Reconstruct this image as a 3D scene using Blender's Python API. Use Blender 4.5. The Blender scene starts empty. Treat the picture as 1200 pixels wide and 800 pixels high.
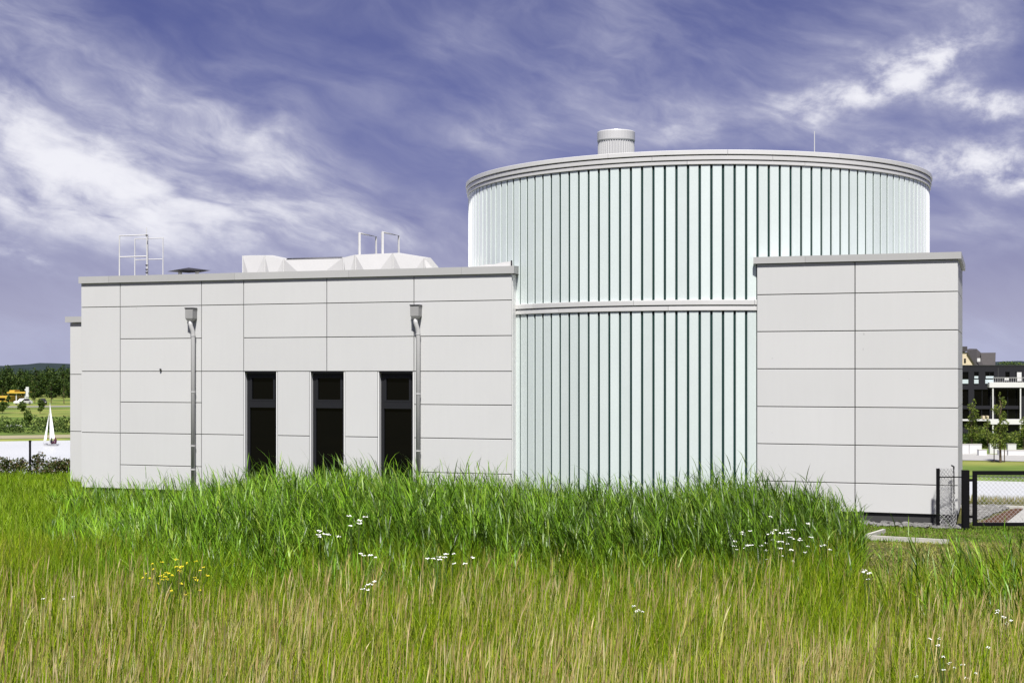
import bpy, math, random
import numpy as np
from mathutils import Vector, Matrix

R = math.radians
random.seed(7)
rng = np.random.default_rng(11)
scene = bpy.context.scene
COL = scene.collection

# ------------------------------------------------------------------ camera
F = 1667.0                      # focal length in photo pixels (1200 wide)
CAM_H = 3.0
cam_d = bpy.data.cameras.new('camera')
cam = bpy.data.objects.new('camera', cam_d)
COL.objects.link(cam)
cam.location = (0, 0, CAM_H)
cam.rotation_euler = (R(90), 0, 0)
cam_d.sensor_width = 36
cam_d.lens = 36 * F / 1200
cam_d.shift_y = 35 / 1200
cam_d.clip_start = 0.1
cam_d.clip_end = 12000
scene.camera = cam

# ------------------------------------------------------------------ node helpers
class NT:
    def __init__(s, tree):
        s.t = tree
    def n(s, kind, **kw):
        nd = s.t.nodes.new(kind)
        for k, v in kw.items():
            setattr(nd, k, v)
        return nd
    def link(s, a, b):
        s.t.links.new(a, b)
    def put(s, sock, v):
        if hasattr(v, 'is_output') or isinstance(v, bpy.types.NodeSocket):
            s.t.links.new(v, sock)
        else:
            sock.default_value = v
    def m(s, op, a, b=0.0, c=0.0, clamp=False):
        nd = s.n('ShaderNodeMath', operation=op, use_clamp=clamp)
        s.put(nd.inputs[0], a); s.put(nd.inputs[1], b); s.put(nd.inputs[2], c)
        return nd.outputs[0]
    def smooth(s, x, lo, hi):
        nd = s.n('ShaderNodeMapRange', interpolation_type='SMOOTHSTEP')
        s.put(nd.inputs['Value'], x)
        nd.inputs['From Min'].default_value = lo
        nd.inputs['From Max'].default_value = hi
        return nd.outputs[0]
    def mix(s, f, a, b, blend='MIX'):
        nd = s.n('ShaderNodeMix', data_type='RGBA', blend_type=blend)
        s.put(nd.inputs[0], f)
        s.put(nd.inputs[6], a if not isinstance(a, tuple) else (*a, 1)[:4])
        s.put(nd.inputs[7], b if not isinstance(b, tuple) else (*b, 1)[:4])
        return nd.outputs[2]
    def noise(s, vec, scale, detail=4, rough=0.55, dist=0.0):
        nd = s.n('ShaderNodeTexNoise')
        if vec is not None:
            s.put(nd.inputs['Vector'], vec)
        nd.inputs['Scale'].default_value = scale
        nd.inputs['Detail'].default_value = detail
        nd.inputs['Roughness'].default_value = rough
        nd.inputs['Distortion'].default_value = dist
        return nd.outputs[0]
    def xyz(s, x, y, z):
        nd = s.n('ShaderNodeCombineXYZ')
        s.put(nd.inputs[0], x); s.put(nd.inputs[1], y); s.put(nd.inputs[2], z)
        return nd.outputs[0]

# ------------------------------------------------------------------ sky and sun
SUN_AZ = Vector((-0.06, -1.0)).normalized()      # horizontal direction to the sun
SUN_EL = 57.0
world = bpy.data.worlds.new('World')
scene.world = world
world.use_nodes = True
wt = NT(world.node_tree)
world.node_tree.nodes.clear()
out = wt.n('ShaderNodeOutputWorld')
bg = wt.n('ShaderNodeBackground')
wt.link(bg.outputs[0], out.inputs[0])
bg.inputs['Strength'].default_value = 0.1
sky = wt.n('ShaderNodeTexSky', sky_type='NISHITA')
sky.sun_disc = False
sky.sun_elevation = R(SUN_EL)
sky.sun_rotation = math.atan2(SUN_AZ.x, SUN_AZ.y)
sky.altitude = 100
sky.air_density = 1.0
sky.dust_density = 1.0
sky.ozone_density = 3.0
tc = wt.n('ShaderNodeTexCoord')
sep = wt.n('ShaderNodeSeparateXYZ')
wt.link(tc.outputs['Generated'], sep.inputs[0])
dx, dy, dz = sep.outputs
az = wt.m('ARCTAN2', dx, dy)
el = wt.m('ARCSINE', dz)
# blue of a polarised summer sky
blue = wt.mix(1.0, sky.outputs[0], (0.252, 0.190, 0.310), 'MULTIPLY')

def to_ae(px, py):
    a = math.atan((px - 600) / F)
    return a, math.atan((435 - py) / F * math.cos(a))

# cloud banks standing in the sky: (photo direction x, y, half widths, tilt, weight)
banks = [
    (60, 165, 190, 50, -28, 0.32), (230, 135, 210, 32, -22, 0.36), (190, 245, 270, 60, -14, 0.44),
    (60, 235, 150, 45, -20, 0.20), (330, 165, 70, 26, -20, 0.20), (380, 265, 140, 24, -8, 0.24),
    (120, 190, 260, 90, -25, 0.14), (585, 165, 62, 26, -15, 0.40), (850, 150, 150, 28, -7, 0.46),
    (1140, 275, 110, 36, -10, 0.30), (520, 60, 130, 24, 28, 0.14), (700, 40, 70, 60, 60, 0.22),
    (1170, 400, 120, 26, 0, 0.30), (30, 420, 120, 40, 0, 0.22), (900, 60, 240, 50, 10, 0.12),
    (285, 85, 40, 10, -10, 0.20), (30, 15, 40, 60, -60, 0.14), (1100, 20, 160, 24, 8, 0.14),
]
puff_banks = [(960, 128, 40, 22, 25, 0.30), (1070, 66, 66, 24, 10, 0.66), (1030, 100, 36, 12, 25, 0.40), (1150, 122, 62, 17, -10, 0.56),
              (1185, 196, 80, 24, -8, 0.62), (1060, 190, 70, 14, -6, 0.28), (15, 297, 32, 13, -20, 0.45)]
# warp the lookup a little so that bank outlines are ragged
wv = wt.xyz(wt.m('MULTIPLY', az, 9.0), wt.m('MULTIPLY', el, 16.0), 0.0)
wn1 = wt.m('SUBTRACT', wt.noise(wv, 1.0, 2, 0.5), 0.5)
wv2 = wt.xyz(wt.m('MULTIPLY', az, 9.0), wt.m('MULTIPLY', el, 16.0), 7.3)
wn2 = wt.m('SUBTRACT', wt.noise(wv2, 1.0, 2, 0.5), 0.5)
azw = wt.m('MULTIPLY_ADD', wn1, 0.07, az)
elw = wt.m('MULTIPLY_ADD', wn2, 0.05, el)
def bank_sum(items):
    acc = None
    for (px, py, sx, sy, tilt, wgt) in items:
        a0, e0 = to_ae(px, py)
        ct, st = math.cos(R(tilt)), math.sin(R(tilt))
        da = wt.m('SUBTRACT', azw, a0); de = wt.m('SUBTRACT', elw, e0)
        uu = wt.m('ADD', wt.m('MULTIPLY', da, ct * F / sx), wt.m('MULTIPLY', de, st * F / sx))
        vv = wt.m('ADD', wt.m('MULTIPLY', da, -st * F / sy), wt.m('MULTIPLY', de, ct * F / sy))
        r2 = wt.m('ADD', wt.m('MULTIPLY', uu, uu), wt.m('MULTIPLY', vv, vv))
        g = wt.m('MULTIPLY', wt.m('POWER', 2.718, wt.m('MULTIPLY', r2, -0.7)), wgt)
        acc = g if acc is None else wt.m('ADD', acc, g)
    return acc
acc = bank_sum(banks)
puffs = bank_sum(puff_banks)
# streaky cirrus everywhere + finer puffs, all in sky directions
ct, st = math.cos(R(-20)), math.sin(R(-20))
su = wt.m('ADD', wt.m('MULTIPLY', azw, ct), wt.m('MULTIPLY', elw, st))
sv = wt.m('ADD', wt.m('MULTIPLY', azw, -st), wt.m('MULTIPLY', elw, ct))
streak = wt.noise(wt.xyz(wt.m('MULTIPLY', su, 7.0), wt.m('MULTIPLY', sv, 26.0), 1.7), 1.0, 6, 0.56, 0.25)
fine = wt.noise(wt.xyz(wt.m('MULTIPLY', su, 30.0), wt.m('MULTIPLY', sv, 62.0), 4.1), 1.0, 7, 0.58, 0.2)
lump = wt.noise(wt.xyz(wt.m('MULTIPLY', az, 34.0), wt.m('MULTIPLY', el, 52.0), 9.2), 1.0, 7, 0.60, 0.15)
broad = wt.noise(wt.xyz(wt.m('MULTIPLY', dx, 2.6), wt.m('MULTIPLY', dy, 2.6), wt.m('MULTIPLY', dz, 5.0)), 1.0, 3, 0.5)
tex = wt.m('ADD', wt.m('MULTIPLY', streak, 0.66), wt.m('MULTIPLY', fine, 0.34))
base_c = wt.m('ADD', wt.m('MULTIPLY', wt.m('SUBTRACT', tex, 0.5), 0.85), wt.m('MULTIPLY', broad, 0.30))
carve = wt.m('MAXIMUM', wt.m('MULTIPLY_ADD', wt.m('SUBTRACT', tex, 0.5), 3.0, 0.97), 0.2)
dens = wt.m('ADD', base_c, wt.m('MULTIPLY', acc, carve))
pf = wt.m('MULTIPLY', puffs, wt.m('MAXIMUM', wt.m('MULTIPLY_ADD', wt.m('SUBTRACT', lump, 0.5), 4.0, 0.95), 0.0))
dens = wt.m('ADD', dens, pf)
cloud = wt.smooth(dens, -0.08, 0.92)
cloud = wt.m('MULTIPLY', cloud, 0.98)
hor = wt.smooth(el, 0.11, 0.0)                     # whitish air low over the horizon
cloud_col = wt.mix(wt.smooth(wt.m('ADD', dens, wt.m('MULTIPLY', wt.m('SUBTRACT', lump, 0.5), 0.9)), 0.35, 1.35), (2.25, 2.3, 3.05), (4.3, 4.3, 4.6))
c1 = wt.mix(cloud, blue, cloud_col)
c2 = wt.mix(wt.m('MULTIPLY', hor, 0.72), c1, (2.3, 2.45, 3.45))
wt.link(c2, bg.inputs['Color'])

sun_d = bpy.data.lights.new('sun', 'SUN')
sun_d.energy = 3.8
sun_d.angle = R(3.0)
sun_d.color = (1.0, 0.97, 0.92)
sun = bpy.data.objects.new('sun', sun_d)
COL.objects.link(sun)
sd = Vector((SUN_AZ.x * math.cos(R(SUN_EL)), SUN_AZ.y * math.cos(R(SUN_EL)), math.sin(R(SUN_EL))))
sun.rotation_euler = (-sd).to_track_quat('-Z', 'Y').to_euler()
sun.location = (-20, -60, 60)

vs = scene.view_settings
vs.view_transform = 'Standard'
vs.look = 'None'
vs.gamma = 1.0
vs.exposure = 1.05
vs.use_curve_mapping = False
scene.cycles.max_bounces = 6
scene.cycles.transparent_max_bounces = 6

# ------------------------------------------------------------------ materials
def new_mat(name):
    m = bpy.data.materials.new(name)
    m.use_nodes = True
    t = NT(m.node_tree)
    p = m.node_tree.nodes['Principled BSDF']
    return m, t, p

def mat(name, col, rough=0.6, spec=0.5, metal=0.0, var=0.06, scale=3.0, bump=0.0, bscale=40.0, rand=0.0, stretch=(1, 1, 1)):
    m, t, p = new_mat(name)
    tcn = t.n('ShaderNodeTexCoord')
    mp = t.n('ShaderNodeMapping')
    mp.inputs['Scale'].default_value = stretch
    t.link(tcn.outputs['Object'], mp.inputs[0])
    n1 = t.noise(mp.outputs[0], scale, 5, 0.6)
    f = t.m('MULTIPLY_ADD', t.m('SUBTRACT', n1, 0.5), 2 * var, 1.0)
    if rand:
        oi = t.n('ShaderNodeObjectInfo')
        f = t.m('MULTIPLY', f, t.m('MULTIPLY_ADD', oi.outputs['Random'], rand, 1 - rand / 2))
    c = t.mix(1.0, (*col, 1), t.xyz(f, f, f), 'MULTIPLY')
    t.link(c, p.inputs['Base Color'])
    p.inputs['Roughness'].default_value = rough
    p.inputs['Specular IOR Level'].default_value = spec
    p.inputs['Metallic'].default_value = metal
    if bump:
        b = t.n('ShaderNodeBump')
        b.inputs['Strength'].default_value = bump
        b.inputs['Distance'].default_value = 0.02
        t.link(t.noise(mp.outputs[0], bscale, 4, 0.6), b.inputs['Height'])
        t.link(b.outputs[0], p.inputs['Normal'])
    return m

def panel_material():
    m, t, p = new_mat('facade_panel')
    tcn = t.n('ShaderNodeTexCoord')
    oi = t.n('ShaderNodeObjectInfo')
    mp = t.n('ShaderNodeMapping'); mp.inputs['Scale'].default_value = (6, 6, 0.5)
    t.link(tcn.outputs['Object'], mp.inputs[0])
    streak = t.noise(mp.outputs[0], 1.5, 5, 0.65)
    big = t.noise(tcn.outputs['Object'], 0.7, 3, 0.5)
    speck = t.smooth(t.noise(tcn.outputs['Object'], 9.0, 2, 0.5), 0.765, 0.80)
    f = t.m('ADD', t.m('MULTIPLY_ADD', t.m('SUBTRACT', streak, 0.5), 0.05, 1.0), t.m('MULTIPLY', t.m('SUBTRACT', big, 0.5), 0.07))
    f = t.m('MULTIPLY', f, t.m('MULTIPLY_ADD', oi.outputs['Random'], 0.05, 0.972))
    f = t.m('MULTIPLY', f, t.m('SUBTRACT', 1.0, t.m('MULTIPLY', speck, 0.18)))
    c = t.mix(1.0, (0.492, 0.496, 0.490, 1), t.xyz(f, f, f), 'MULTIPLY')
    t.link(c, p.inputs['Base Color'])
    p.inputs['Roughness'].default_value = 0.5
    p.inputs['Specular IOR Level'].default_value = 0.35
    return m

def channel_glass(name='channel_glass', tint=(0.56, 0.625, 0.61)):
    m, t, p = new_mat(name)
    tcn = t.n('ShaderNodeTexCoord')
    oi = t.n('ShaderNodeObjectInfo')
    off = t.n('ShaderNodeVectorMath', operation='ADD')
    t.link(tcn.outputs['Object'], off.inputs[0])
    t.link(t.xyz(t.m('MULTIPLY', oi.outputs['Random'], 37.0), 0.0, t.m('MULTIPLY', oi.outputs['Random'], 91.0)), off.inputs[1])
    grain = t.noise(off.outputs[0], 26.0, 3, 0.6)
    big = t.noise(off.outputs[0], 1.3, 3, 0.5)
    f = t.m('ADD', t.m('MULTIPLY_ADD', t.m('SUBTRACT', grain, 0.5), 0.13, 1.0), t.m('MULTIPLY', t.m('SUBTRACT', big, 0.5), 0.12))
    f = t.m('MULTIPLY', f, t.m('MULTIPLY_ADD', oi.outputs['Random'], 0.12, 0.94))
    c = t.mix(1.0, (*tint, 1), t.xyz(f, f, f), 'MULTIPLY')
    t.link(c, p.inputs['Base Color'])
    p.inputs['Roughness'].default_value = 0.28
    p.inputs['IOR'].default_value = 1.55
    p.inputs['Coat Weight'].default_value = 0.6
    p.inputs['Coat Roughness'].default_value = 0.12
    p.inputs['Sheen Weight'].default_value = 0.6
    p.inputs['Sheen Roughness'].default_value = 0.35
    b = t.n('ShaderNodeBump')
    b.inputs['Strength'].default_value = 0.25; b.inputs['Distance'].default_value = 0.004
    t.link(t.noise(off.outputs[0], 60.0, 2, 0.5), b.inputs['Height'])
    t.link(b.outputs[0], p.inputs['Normal'])
    return m

def leaf_material(name, trans=0.35, rough=0.45, tint=(1, 1, 1)):
    """foliage whose colour differs from blade to blade (attribute «hue»)"""
    m, t, p = new_mat(name)
    at = t.n('ShaderNodeAttribute', attribute_name='hue')
    c = t.mix(1.0, at.outputs['Color'], (*tint, 1), 'MULTIPLY')
    t.link(c, p.inputs['Base Color'])
    p.inputs['Roughness'].default_value = rough
    p.inputs['Specular IOR Level'].default_value = 0.10
    tr = t.n('ShaderNodeBsdfTranslucent')
    c2 = t.mix(1.0, c, (1.15, 1.2, 0.55, 1), 'MULTIPLY')
    t.link(c2, tr.inputs['Color'])
    mx = t.n('ShaderNodeMixShader')
    mx.inputs[0].default_value = trans
    o = [n for n in m.node_tree.nodes if n.type == 'OUTPUT_MATERIAL'][0]
    t.link(p.outputs[0], mx.inputs[1]); t.link(tr.outputs[0], mx.inputs[2])
    t.link(mx.outputs[0], o.inputs[0])
    return m

def ground_material():
    m, t, p = new_mat('meadow_soil')
    g = t.n('ShaderNodeNewGeometry')
    pos = g.outputs['Position']
    n1 = t.noise(pos, 0.6, 5, 0.6); n2 = t.noise(pos, 7.0, 5, 0.65); n3 = t.noise(pos, 0.05, 4, 0.6)
    c = t.mix(t.smooth(n1, 0.35, 0.65), (0.045, 0.05, 0.015), (0.10, 0.095, 0.03))
    c = t.mix(t.smooth(n2, 0.5, 0.75), c, (0.20, 0.17, 0.085))
    # far ground: grassland in pale and dark swathes
    sp = t.n('ShaderNodeSeparateXYZ'); t.link(pos, sp.inputs[0])
    far = t.smooth(sp.outputs[1], 60, 90)
    n4 = t.noise(t.xyz(t.m('MULTIPLY', sp.outputs[0], 0.03), t.m('MULTIPLY', sp.outputs[1], 0.06), 0.0), 1.0, 4, 0.6)
    cf = t.mix(t.smooth(n4, 0.4, 0.6), (0.12, 0.18, 0.035), (0.21, 0.22, 0.06))
    cf = t.mix(t.smooth(n3, 0.45, 0.7), cf, (0.06, 0.09, 0.025))
    c = t.mix(far, c, cf)
    t.link(c, p.inputs['Base Color'])
    p.inputs['Roughness'].default_value = 0.95
    p.inputs['Specular IOR Level'].default_value = 0.1
    b = t.n('ShaderNodeBump'); b.inputs['Strength'].default_value = 0.6; b.inputs['Distance'].default_value = 0.05
    t.link(n2, b.inputs['Height']); t.link(b.outputs[0], p.inputs['Normal'])
    return m

def water_material():
    m, t, p = new_mat('lake_water')
    g = t.n('ShaderNodeNewGeometry')
    n = t.noise(g.outputs['Position'], 1.4, 4, 0.6)
    n2 = t.noise(g.outputs['Position'], 0.05, 3, 0.5)
    c = t.mix(n2, (0.44, 0.455, 0.465), (0.52, 0.53, 0.535))  # bright cloud reflection put into the pale base colour
    t.link(c, p.inputs['Base Color'])
    p.inputs['Roughness'].default_value = 0.4
    p.inputs['IOR'].default_value = 1.33
    b = t.n('ShaderNodeBump'); b.inputs['Strength'].default_value = 0.35; b.inputs['Distance'].default_value = 0.08
    t.link(n, b.inputs['Height']); t.link(b.outputs[0], p.inputs['Normal'])
    return m

def cloth_mat(name, col): return mat(name, col, 0.9, 0.2, var=0.1, scale=6)

M = {}
M['panel'] = panel_material()
M['glass_channel'] = channel_glass()
M['glass_channel_low'] = channel_glass('channel_glass_lower', (0.535, 0.597, 0.582))
M['back'] = mat('dark_backing_wall', (0.05, 0.05, 0.05), 0.9, 0.1)
M['joint'] = mat('green_joint', (0.006, 0.030, 0.026), 0.5, 0.3)
M['coping'] = mat('aluminium_coping', (0.36, 0.362, 0.355), 0.45, 0.5, 0.0, var=0.06, scale=1.5, rand=0.1)
M['fascia'] = mat('aluminium_fascia', (0.56, 0.56, 0.55), 0.35, 0.5, 0.1, var=0.1, scale=1.2, rand=0.14)
M['fascia_dark'] = mat('fascia_shadow_joint', (0.03, 0.03, 0.03), 0.8, 0.1)
M['zinc'] = mat('zinc_pipe', (0.43, 0.43, 0.425), 0.5, 0.4, 0.0, var=0.08, scale=4)
M['zinc_dark'] = mat('weathered_zinc', (0.27, 0.27, 0.265), 0.5, 0.4, 0.0, var=0.15, scale=5)
M['frame'] = mat('anthracite_frame', (0.011, 0.0115, 0.0135), 0.5, 0.3)
M['reveal'] = mat('reveal_sheet', (0.75, 0.75, 0.74), 0.5, 0.4)
M['roof'] = mat('roof_felt', (0.30, 0.30, 0.29), 0.9, 0.2, scale=1)
M['white_steel'] = mat('white_steel', (0.55, 0.55, 0.54), 0.5, 0.4)
M['rooflight'] = mat('white_folded_sheet', (0.42, 0.42, 0.415), 0.55, 0.3, var=0.05, rand=0.06)
M['dark_steel'] = mat('dark_steel', (0.03, 0.03, 0.032), 0.5, 0.4)
M['black_paint'] = mat('black_paint', (0.005, 0.005, 0.006), 0.7, 0.08, var=0.2, scale=9)
M['wire'] = mat('galvanised_wire', (0.42, 0.42, 0.42), 0.5, 0.5, 0.3)
M['concrete'] = mat('concrete_kerb', (0.42, 0.41, 0.37), 0.9, 0.2, var=0.16, scale=6, bump=0.3)
M['plinth'] = mat('plinth_concrete', (0.20, 0.19, 0.17), 0.9, 0.2, var=0.2, scale=5, bump=0.3)
M['path'] = mat('pale_path', (0.33, 0.325, 0.31), 0.9, 0.2, var=0.08, scale=2)
M['shore_path'] = mat('shore_gravel_path', (0.28, 0.25, 0.16), 0.95, 0.1, var=0.15, scale=0.3)
M['bark_path'] = mat('rust_brown_strip', (0.075, 0.036, 0.02), 0.9, 0.1, var=0.3, scale=9, bump=0.4)
M['asphalt'] = mat('asphalt', (0.22, 0.22, 0.21), 0.9, 0.2, scale=0.4)
M['soil'] = ground_material()
M['water'] = water_material()
M['trunk'] = mat('bark', (0.10, 0.075, 0.05), 0.95, 0.1, var=0.3, scale=6, bump=0.5)
M['leaf'] = leaf_material('tree_leaf', 0.25, 0.5)
M['grass'] = leaf_material('grass_blade', 0.28, 0.45)
M['reed'] = leaf_material('reed_leaf', 0.24, 0.36)
M['reed'].node_tree.nodes['Principled BSDF'].inputs['Specular IOR Level'].default_value = 0.2
M['straw'] = leaf_material('dry_stalk', 0.2, 0.7)
M['white_petal'] = mat('white_petal', (0.82, 0.82, 0.78), 0.7, 0.2)
M['yellow_petal'] = mat('yellow_petal', (0.75, 0.62, 0.03), 0.7, 0.2)
M['stem'] = mat('flower_stem', (0.07, 0.11, 0.025), 0.7, 0.2)
M['white_wall'] = mat('white_render', (0.56, 0.56, 0.555), 0.85, 0.2, var=0.04, scale=1)
M['black_brick'] = mat('anthracite_brick', (0.013, 0.013, 0.017), 0.8, 0.25, var=0.2, scale=4)
M['pane'] = mat('window_pane', (0.002, 0.002, 0.002), 0.04, 0.22, var=0.0)
M['pale_glass'] = mat('pale_balustrade_glass', (0.45, 0.52, 0.54), 0.2, 0.5)
M['cream'] = mat('cream_render', (0.55, 0.47, 0.33), 0.9, 0.2)
M['slate'] = mat('dark_roof_tiles', (0.055, 0.05, 0.05), 0.8, 0.3, var=0.2, scale=3)
M['sail'] = mat('sail_cloth', (0.84, 0.84, 0.83), 0.8, 0.2, var=0.03)
M['hull'] = mat('white_hull', (0.45, 0.45, 0.46), 0.35, 0.5)
M['cloth_dark'] = cloth_mat('dark_jacket', (0.03, 0.03, 0.04))
M['cloth_red'] = cloth_mat('maroon_jacket', (0.09, 0.03, 0.05))
M['yellow'] = mat('yellow_cladding', (0.5, 0.33, 0.04), 0.6, 0.4)
M['car_white'] = mat('white_car_paint', (0.75, 0.75, 0.75), 0.3, 0.5, var=0.0)
M['car_black'] = mat('black_car_paint', (0.02, 0.02, 0.022), 0.3, 0.5, var=0.0)
M['rubber'] = mat('rubber', (0.02, 0.02, 0.02), 0.9, 0.2)
M['hill'] = mat('wooded_hill', (0.022, 0.032, 0.034), 0.95, 0.1, var=0.5, scale=0.02)
M['stone'] = mat('rubble_stone', (0.16, 0.157, 0.15), 0.9, 0.2, var=1.0, scale=7, bump=0.4)

# ------------------------------------------------------------------ mesh helpers
class MB:
    def __init__(s):
        s.v = []; s.f = []
    def add(s, verts, faces):
        o = len(s.v)
        s.v += [tuple(p) for p in verts]
        s.f += [tuple(i + o for i in f) for f in faces]
        return s
    def box(s, a, b, ch=0.0, front=None):
        x0, y0, z0 = a; x1, y1, z1 = b
        s.add([(x0, y0, z0), (x1, y0, z0), (x1, y1, z0), (x0, y1, z0), (x0, y0, z1), (x1, y0, z1), (x1, y1, z1), (x0, y1, z1)],
              [(0, 3, 2, 1), (4, 5, 6, 7), (0, 1, 5, 4), (1, 2, 6, 5), (2, 3, 7, 6), (3, 0, 4, 7)])
        return s
    def slab(s, u0, u1, v0, v1, z0, z1, ch):
        """panel facing -v with chamfered front edges"""
        o = [(u0, v0 + ch, z0), (u1, v0 + ch, z0), (u1, v0 + ch, z1), (u0, v0 + ch, z1)]
        i = [(u0 + ch, v0, z0 + ch), (u1 - ch, v0, z0 + ch), (u1 - ch, v0, z1 - ch), (u0 + ch, v0, z1 - ch)]
        b = [(u0, v1, z0), (u1, v1, z0), (u1, v1, z1), (u0, v1, z1)]
        s.add(o + i + b, [(4, 5, 6, 7), (0, 1, 5, 4), (1, 2, 6, 5), (2, 3, 7, 6), (3, 0, 4, 7),
                          (1, 0, 8, 9), (2, 1, 9, 10), (3, 2, 10, 11), (0, 3, 11, 8), (11, 10, 9, 8)])
        return s
    def poly_prism(s, pts, z0, z1):
        n = len(pts)
        s.add([(x, y, z0) for x, y in pts] + [(x, y, z1) for x, y in pts],
              [tuple(range(n - 1, -1, -1)), tuple(range(n, 2 * n))] + [(i, (i + 1) % n, n + (i + 1) % n, n + i) for i in range(n)])
        return s
    def prism_y(s, pts, y0, y1):
        """pts in (x, z), seen from -y; extruded to y1"""
        n = len(pts)
        s.add([(x, y0, z) for x, z in pts] + [(x, y1, z) for x, z in pts],
              [tuple(range(n)), tuple(range(2 * n - 1, n - 1, -1))] + [((i + 1) % n, i, n + i, n + (i + 1) % n) for i in range(n)])
        return s
    def tube(s, pts, rad, seg=8, cap=True):
        pts = [Vector(p) for p in pts]
        rads = rad if isinstance(rad, (list, tuple)) else [rad] * len(pts)
        rings = []
        prev = None
        for i, p in enumerate(pts):
            if i == 0: d = pts[1] - pts[0]
            elif i == len(pts) - 1: d = pts[-1] - pts[-2]
            else: d = (pts[i + 1] - p).normalized() + (p - pts[i - 1]).normalized()
            d = d.normalized()
            if prev is None:
                ref = Vector((0, 0, 1)) if abs(d.z) < 0.9 else Vector((1, 0, 0))
                a = d.cross(ref).normalized()
            else:
                a = (prev - d * prev.dot(d)).normalized()
            prev = a
            b = d.cross(a)
            rings.append([p + (a * math.cos(2 * math.pi * k / seg) + b * math.sin(2 * math.pi * k / seg)) * rads[i] for k in range(seg)])
        vs_ = [v for r in rings for v in r]
        fs = []
        for i in range(len(rings) - 1):
            for k in range(seg):
                fs.append((i * seg + k, i * seg + (k + 1) % seg, (i + 1) * seg + (k + 1) % seg, (i + 1) * seg + k))
        if cap:
            fs.append(tuple(range(seg - 1, -1, -1)))
            fs.append(tuple((len(rings) - 1) * seg + k for k in range(seg)))
        s.add(vs_, fs)
        return s
    def lathe(s, prof, c=(0, 0), seg=48, a0=0.0, a1=2 * math.pi, closed=True):
        """prof: (r, z) pairs around the axis at c"""
        n = len(prof)
        full = abs(a1 - a0 - 2 * math.pi) < 1e-6
        cnt = seg if full else seg + 1
        vs_ = []
        for k in range(cnt):
            a = a0 + (a1 - a0) * k / seg
            for r, z in prof:
                vs_.append((c[0] + r * math.cos(a), c[1] + r * math.sin(a), z))
        fs = []
        for k in range(seg):
            k2 = (k + 1) % cnt
            for j in range(n if closed else n - 1):
                j2 = (j + 1) % n
                fs.append((k * n + j, k2 * n + j, k2 * n + j2, k * n + j2))
        if not full and closed:
            fs.append(tuple(range(n))); fs.append(tuple(seg * n + j for j in range(n - 1, -1, -1)))
        s.add(vs_, fs)
        return s
    def mesh(s, name, m):
        me = bpy.data.meshes.new(name)
        me.from_pydata(s.v, [], s.f)
        me.update()
        me.materials.append(m)
        return me
    def build(s, name, m, parent=None, smooth=False):
        me = s.mesh(name, m)
        if smooth:
            for p in me.polygons: p.use_smooth = True
        return link(name, me, parent)

def link(name, data, parent=None, loc=None, rz=None):
    o = bpy.data.objects.new(name, data)
    COL.objects.link(o)
    if parent is not None: o.parent = parent
    if loc is not None: o.location = loc
    if rz is not None: o.rotation_euler = (0, 0, rz)
    return o

def tag(o, label, cat, group=None, kind=None):
    o['label'] = label; o['category'] = cat
    if group: o['group'] = group
    if kind: o['kind'] = kind
    return o

def thing(name, label, cat, loc=(0, 0, 0), rz=0.0, group=None):
    return tag(link(name, None, None, loc, rz), label, cat, group)

def structure(o):
    o['kind'] = 'structure'
    return o

def at(px, py, d):
    """the point seen in that photo direction at depth d"""
    return Vector(((px - 600) / F * d, d, CAM_H - (py - 435) / F * d))

def on_ground(px, py, z=0.0):
    return at(px, py, (CAM_H - z) * F / (py - 435))

def bulk_mesh(name, verts, tris, m, hue=None, parent=None):
    me = bpy.data.meshes.new(name)
    nv, nt = len(verts), len(tris)
    me.vertices.add(nv)
    me.vertices.foreach_set('co', np.ascontiguousarray(verts, dtype=np.float32).ravel())
    me.loops.add(nt * 3)
    me.loops.foreach_set('vertex_index', np.ascontiguousarray(tris, dtype=np.int32).ravel())
    me.polygons.add(nt)
    me.polygons.foreach_set('loop_start', np.arange(0, nt * 3, 3, dtype=np.int32))
    me.polygons.foreach_set('loop_total', np.full(nt, 3, dtype=np.int32))
    me.update(calc_edges=True)
    if hue is not None:
        a = me.color_attributes.new('hue', 'FLOAT_COLOR', 'POINT')
        rgba = np.ones((nv, 4), dtype=np.float32); rgba[:, :3] = hue
        a.data.foreach_set('color', rgba.ravel())
    me.materials.append(m)
    return link(name, me, parent)

# ------------------------------------------------------------------ terrain
def smoothstep(x, a, b):
    t = np.clip((x - a) / (b - a), 0, 1)
    return t * t * (3 - 2 * t)

WATER_Z = -7.0
def shore_dist(a):
    return 217 + (138 - 217) * smoothstep(a, 0.0, 0.24)
def terrain_z(x, y):
    d = np.hypot(x, y); a = np.arctan2(x, y)
    edge = 43.0 + (34.2 - 43.0) * smoothstep(a, -0.1, 0.2)
    front = np.cos(a)
    near = 0.05 * np.sin(x * 0.35 + 1.0) * np.sin(y * 0.27) * smoothstep(d, 6, 10) * (1 - smoothstep(d, 18, 24))
    z = near + (-9.0 - near) * smoothstep(d, edge, edge + 26)
    sh = shore_dist(a)
    wl = 1 - smoothstep(a, 0.0, 0.24)
    bank = -6.7 + wl * 1.7 * smoothstep(d - sh, 12, 43) + (1 - wl) * 0.5 * smoothstep(d - sh, 0, 16)
    z = np.where(d > sh - 1.0, bank, z)
    z = np.where(front < 0.25, near, z)             # behind the camera the meadow simply goes on
    return z

nr, na = 240, 288
rad = np.concatenate([np.linspace(0.5, 60, 110), np.geomspace(61, 130, 20), np.linspace(131, 300, 80), np.geomspace(304, 9000, 30)])
nr = len(rad)
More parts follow.
